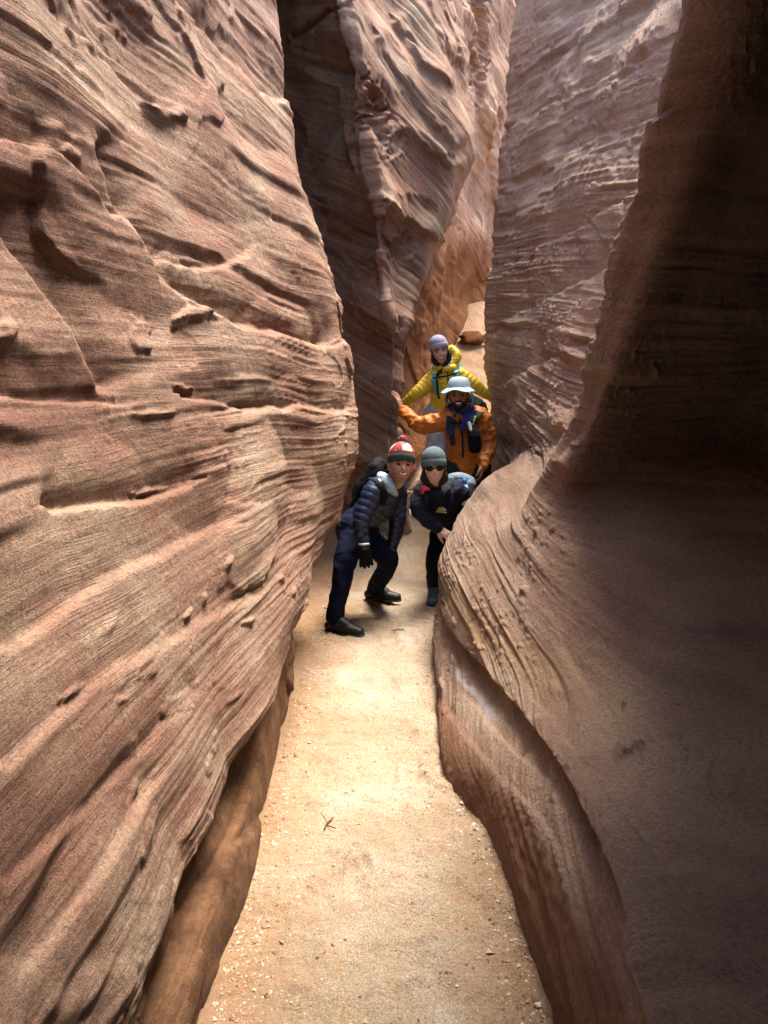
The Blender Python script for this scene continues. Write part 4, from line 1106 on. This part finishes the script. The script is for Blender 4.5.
# ================= man in the orange shell and brimmed hat, hand against the left rock
hc = Wp(459, 396, 6.26); fr = frame(TOCAM(hc) + V((-.05, 0, -.06)), V((-.03, -.02, 1)))
neck = Wp(461, 413, 6.34); sh_r = Wp(446, 420, 6.28); sh_l = Wp(482, 420, 6.36)
chest = Wp(464, 432, 6.36); waist = Wp(465, 455, 6.38); pel = Wp(466, 470, 6.40)
el_r = Wp(421, 425, 6.34); wr_r = Wp(402, 410, 6.52)
el_l = Wp(487, 445, 6.38); wr_l = Wp(482, 466, 6.24)
hip_r = pel + V((-.09, 0, -.04)); hip_l = pel + V((.09, 0, -.04))
an_r = V((pel[0] - .13, 6.32, .10)); an_l = V((pel[0] + .10, 6.48, .10))
an_r[2] += flz(an_r); an_l[2] += flz(an_l)
kn_r = (hip_r + an_r) / 2 + V((0, -.05, 0)); kn_l = (hip_l + an_l) / 2 + V((0, -.05, 0))
p3 = person((float(pel[0]), 6.4, flz(pel)), 'man in orange jacket and pale brimmed hat with one arm out against the left rock')
bm = bmesh.new()
add_head(bm, hc, fr, neck)
tube_into(bm, [neck, chest, waist, pel], [.07, .13, .12, .13], side=(1, 0, 0), flat=.7)
tube_into(bm, [neck, sh_r, el_r, wr_r], [.06, .055, .042, .028]); tube_into(bm, [neck, sh_l, el_l, wr_l], [.06, .055, .042, .028])
hand_into(bm, wr_r, V((-.36, .12, .93)), V((-.9, .45, -.2)), .2, .22, 1.05, 1)
hand_into(bm, wr_l, V((-.1, -.2, -1)), V((-.7, .2, 0)), .8, .1, 1.0, 1)
tube_into(bm, [pel, hip_r, kn_r, an_r], [.10, .085, .058, .04]); tube_into(bm, [pel, hip_l, kn_l, an_l], [.10, .085, .058, .04])
fuse('body', bm, .005, 2, M_SKIN_TAN, p3)
face_parts(p3, hc, fr, 1.0, True, M_HAIR)
bm = bmesh.new()
tube_into(bm, [neck + (chest - neck) * .2, chest, waist, pel], [.125, .155, .148, .152], side=(1, 0, 0), flat=.78)
tube_into(bm, [neck * .5 + sh_r * .5, sh_r, el_r, wr_r + (el_r - wr_r) * .06], [.085, .084, .068, .046])
tube_into(bm, [neck * .5 + sh_l * .5, sh_l, el_l, wr_l + (el_l - wr_l) * .05], [.085, .084, .068, .048])
jk = fuse('jacket', bm, .006, 2, M_ORG, p3, wrinkle(.016, 8.5, 22))
strap(jk, [neck + V((-.02, -.13, -.04)), chest + V((-.03, -.145, 0)), waist + V((-.03, -.14, 0))], .007, M_BLACK, 'zip')
bm = bmesh.new(); tube_into(bm, [hip_r + V((0, 0, .06)), hip_r, kn_r, an_r], [.12, .118, .082, .062], sub=6); tube_into(bm, [hip_l + V((0, 0, .06)), hip_l, kn_l, an_l], [.12, .118, .082, .062], sub=6)
fuse('trousers', bm, .007, 3, M_GREEN, p3, wrinkle(.011, 7, 29))
boot(p3, an_r, an_r + V((-.05, -.24, 0)), an_r[2] - .10, M_BOOT); boot(p3, an_l, an_l + V((.06, -.24, 0)), an_l[2] - .10, M_BOOT)
# scarf
bm = bmesh.new()
q = [neck + V((math.cos(a) * .088, math.sin(a) * .085 - .01, .03 + .015 * math.sin(2 * a))) for a in np.linspace(0, 2 * math.pi, 13)]
tube_into(bm, q, [.034] * 13, sub=3)
tube_into(bm, [neck + V((-.08, -.08, .02)), neck + V((-.09, -.14, -.07)), neck + V((-.10, -.155, -.16))], [.045, .04, .025], side=(1, 0, 0), flat=.5)
tube_into(bm, [neck + V((.07, -.09, .02)), neck + V((.04, -.16, -.05)), neck + V((-.02, -.17, -.12))], [.045, .045, .025], side=(1, 0, 0), flat=.5)
fuse('scarf', bm, .006, 2, M_SCARF, p3, wrinkle(.011, 16, 31))
# brimmed hat with neck flaps
bm = bmesh.new()
def crown(d):
    a, b, cc = d
    z = .112 * (1 - (1 - cc) ** 1.7) if cc > .15 else .018
    w = 1 + .05 * float(pn(a * 2.2, b * 2.2, cc * 2.2, 5))
    return V((a * .094 * w, b * .113 * w, z + .042))
ball_into(bm, hc, None, fr, 32, 20, crown)
hat = plain('brimmed_hat', bm, M_HATB, p3)
bm = bmesh.new(); rings = []
for k, (rr, zz) in enumerate([(.9, .052), (1.02, .045), (1.3, .034), (1.58, .020), (1.62, .017), (1.58, .014), (1.3, .027), (1.02, .036), (.9, .044)]):
    rings.append([bm.verts.new(hc + V((math.cos(a) * .092 * rr, math.sin(a) * (.112 + (.0)) * (rr * .92 + .08), zz + .026 + .012 * (rr - .9) * math.sin(5 * a + 1) + .012 * (rr - .9) * max(0, math.sin(a)) - .030 * abs(math.cos(a)) ** 2 * (rr - .9))) @ fr) for a in np.linspace(0, 2 * math.pi, 40, endpoint=False)])
for A_, B_ in zip(rings, rings[1:] + rings[:1]):
    for k in range(40): bm.faces.new((A_[k], A_[(k + 1) % 40], B_[(k + 1) % 40], B_[k]))
br = plain('brim', bm, M_HATB, hat)
for sd in (-1, 1):
    bm = bmesh.new()
    tube_into(bm, [hc + V((sd * .094, .0, .04)) @ fr, hc + V((sd * .112, -.01, -.02)) @ fr, hc + V((sd * .098, -.03, -.085)) @ fr], [.03, .036, .03], side=fr[1], flat=.22)
    fuse('neck_flap', bm, .005, 1, M_HATB, hat)
bm = bmesh.new(); ball_into(bm, hc + V((0, -.016, .005)) @ fr, (.080, .098, .105), fr, 24, 16); plain('hair', bm, M_HAIR, p3)
beard(p3, hc, fr, 1.0, M_HAIR, k=1.03)
pc = Wp(466, 430, 6.62); pfr = frame(V((0, -1, 0)), V((0, 0, 1)))
bp = pack((float(pc[0]), float(pc[1]), .9), 'dark green backpack with lime trim and black chest pouch on the man in orange', pc, pfr, (.30, .17, .46), M_GREEN)
strap(bp, [Wp(486, 409, 6.50), Wp(479, 414, 6.24), Wp(474, 424, 6.20), Wp(472, 445, 6.20)], .024, M_GREEN, n=V((1, 0, 0)))
strap(bp, [Wp(447, 411, 6.48), Wp(449, 417, 6.20), Wp(451, 430, 6.19), Wp(453, 445, 6.20)], .022, M_GREEN, n=V((1, 0, 0)))
strap(bp, [Wp(450, 422, 6.185), Wp(460, 424, 6.17), Wp(471, 422, 6.185)], .008, M_BLACK, 'chest_strap')
strap(bp, [Wp(475, 417, 6.185), Wp(472, 425, 6.17)], .011, M_NEON, 'buckle')
bm = bmesh.new(); tube_into(bm, [Wp(473, 428, 6.17), Wp(474, 436, 6.15), Wp(475, 449, 6.17)], [.04, .055, .05], side=(1, 0, 0), flat=.7)
fuse('pouch', bm, .006, 2, M_BLACK, bp, wrinkle(.006, 14, 8))
bm = bmesh.new(); tube_into(bm, [Wp(469, 423, 6.16), Wp(471, 430, 6.14)], [.016, .012]); plain('tag', bm, M_TEETH, bp)
bm = bmesh.new(); tube_into(bm, [Wp(483, 405, 6.46), Wp(484, 411, 6.44)], [.03, .035]); fuse('side_pocket', bm, .005, 1, M_BLACK, bp)

# ================= woman in yellow, arms braced across the slot
hc = Wp(440, 352, 7.24); fr = frame(TOCAM(hc) + V((.05, 0, -.05)), V((-.26, -.05, 1)))
neck = Wp(446, 369, 7.32); sh_r = Wp(432, 380, 7.30); sh_l = Wp(462, 377, 7.32)
chest = Wp(446, 388, 7.34); waist = Wp(444, 403, 7.36); pel = Wp(443, 416, 7.38)
el_r = Wp(418, 393, 7.26); wr_r = Wp(405, 403, 7.30)
el_l = Wp(476, 387, 7.30); wr_l = Wp(488, 396, 7.34)
hip_r = pel + V((-.08, 0, -.03)); hip_l = pel + V((.08, 0, -.03))
an_r = G(440, .10, 7.35); an_l = G(456, .10, 7.5); an_r[2] += flz(an_r); an_l[2] += flz(an_l)
kn_r = (hip_r + an_r) / 2 + V((0, -.05, 0)); kn_l = (hip_l + an_l) / 2 + V((0, -.05, 0))
p4 = person((float(pel[0]), 7.38, flz(pel)), 'woman in bright yellow quilted jacket and lilac beanie bracing both arms across the gap')
bm = bmesh.new()
add_head(bm, hc, fr, neck, .95)
tube_into(bm, [neck, chest, waist, pel], [.065, .115, .10, .125], side=(1, 0, 0), flat=.72)
tube_into(bm, [neck, sh_r, el_r, wr_r], [.055, .05, .038, .026]); tube_into(bm, [neck, sh_l, el_l, wr_l], [.055, .05, .038, .026])
hand_into(bm, wr_r, V((-.7, -.1, .1)), V((-.5, .1, -.8)), .3, .18, .92, 1)
hand_into(bm, wr_l, V((.6, .0, -.45)), V((.5, .8, .1)), .35, .2, .95, -1)
tube_into(bm, [pel, hip_r, kn_r, an_r], [.10, .08, .053, .037]); tube_into(bm, [pel, hip_l, kn_l, an_l], [.10, .08, .053, .037])
fuse('body', bm, .005, 2, M_FAIR, p4)
face_parts(p4, hc, fr, .95, True)
bm = bmesh.new()
arms = [([sh_r, el_r, wr_r], .07), ([sh_l, el_l, wr_l], .07), ([neck, chest, waist, pel], .17)]
tube_into(bm, [neck + (chest - neck) * .25, chest, waist, pel], [.115, .145, .138, .142], side=(1, 0, 0), flat=.82)
for s_, e_, w_ in ((sh_r, el_r, wr_r), (sh_l, el_l, wr_l)):
    tube_into(bm, [neck * .5 + s_ * .5, s_, e_, w_ + (e_ - w_) * .05], [.078, .080, .066, .046])
jk = fuse('jacket', bm, .006, 3, M_YEL, p4, quilt(arms, .044, .006))
bm = bmesh.new(); tube_into(bm, [neck + V((-.08, .0, .02)), neck + V((-.05, -.07, .0)), neck + V((.05, -.07, .005)), neck + V((.08, .0, .03))], [.034, .038, .038, .034], sub=5)
fuse('collar', bm, .006, 2, M_YEL, jk)
bm = bmesh.new(); tube_into(bm, [neck + V((.07, -.02, .04)), neck + V((.105, .0, .12)), neck + V((.06, .06, .19))], [.035, .042, .035], sub=5); tube_into(bm, [neck + V((.06, .06, .19)), neck + V((-.06, .10, .12)), neck + V((-.08, .05, .02))], [.035, .05, .035], sub=5)
fuse('hood', bm, .006, 2, M_YEL, jk, wrinkle(.006, 14, 2))
strap(jk, [neck + V((.005, -.125, -.03)), chest + V((.01, -.15, 0)), waist + V((.01, -.145, 0)), pel + V((.01, -.14, 0))], .006, M_BLACK, 'zip')
bm = bmesh.new(); tube_into(bm, [hip_r + V((0, 0, .05)), hip_r, kn_r, an_r], [.11, .108, .076, .06], sub=6); tube_into(bm, [hip_l + V((0, 0, .05)), hip_l, kn_l, an_l], [.11, .108, .076, .06], sub=6)
fuse('trousers', bm, .007, 3, M_TROUS, p4, wrinkle(.009, 8, 39))
boot(p4, an_r, an_r + V((-.03, -.24, 0)), an_r[2] - .10, M_BOOT); boot(p4, an_l, an_l + V((.05, -.24, 0)), an_l[2] - .10, M_BOOT)
beanie(p4, hc, fr, 1.02, M_LILAC, .014)
bm = bmesh.new()
ball_into(bm, hc + V((0, -.016, 0)) @ fr, (.079, .096, .105), fr, 24, 16)
for sd, e in ((-1, neck + V((-.085, -.10, -.05))), (1, neck + V((.06, -.04, .0)))):
    tube_into(bm, [hc + V((sd * .07, .0, -.01)) @ fr, hc + V((sd * .074, .008, -.08)) @ fr, e], [.016, .019, .016], sub=4)
fuse('hair', bm, .006, 1, M_HAIR, p4, wrinkle(.005, 50, 2))
pc = Wp(447, 385, 7.58); pfr = frame(V((0, -1, 0)), V((0, 0, 1)))
bp = pack((float(pc[0]), float(pc[1]), 1.2), 'turquoise-strapped backpack on the woman in the yellow jacket', pc, pfr, (.26, .16, .40), M_TEAL)
strap(bp, [Wp(460, 367, 7.44), Wp(456, 372, 7.18), Wp(458, 380, 7.155), Wp(461, 389, 7.20)], .019, M_TEAL, n=V((1, 0, 0)))
strap(bp, [Wp(435, 371, 7.44), Wp(434, 376, 7.18), Wp(435, 385, 7.155), Wp(437, 394, 7.18)], .019, M_TEAL, n=V((1, 0, 0)))
strap(bp, [Wp(434, 378, 7.125), Wp(446, 376, 7.11), Wp(457, 373, 7.125)], .009, M_BLACK, 'chest_strap')
strap(bp, [Wp(437, 380, 7.12), Wp(438, 392, 7.13), Wp(439, 398, 7.14)], .010, M_NAVY2, 'hose')
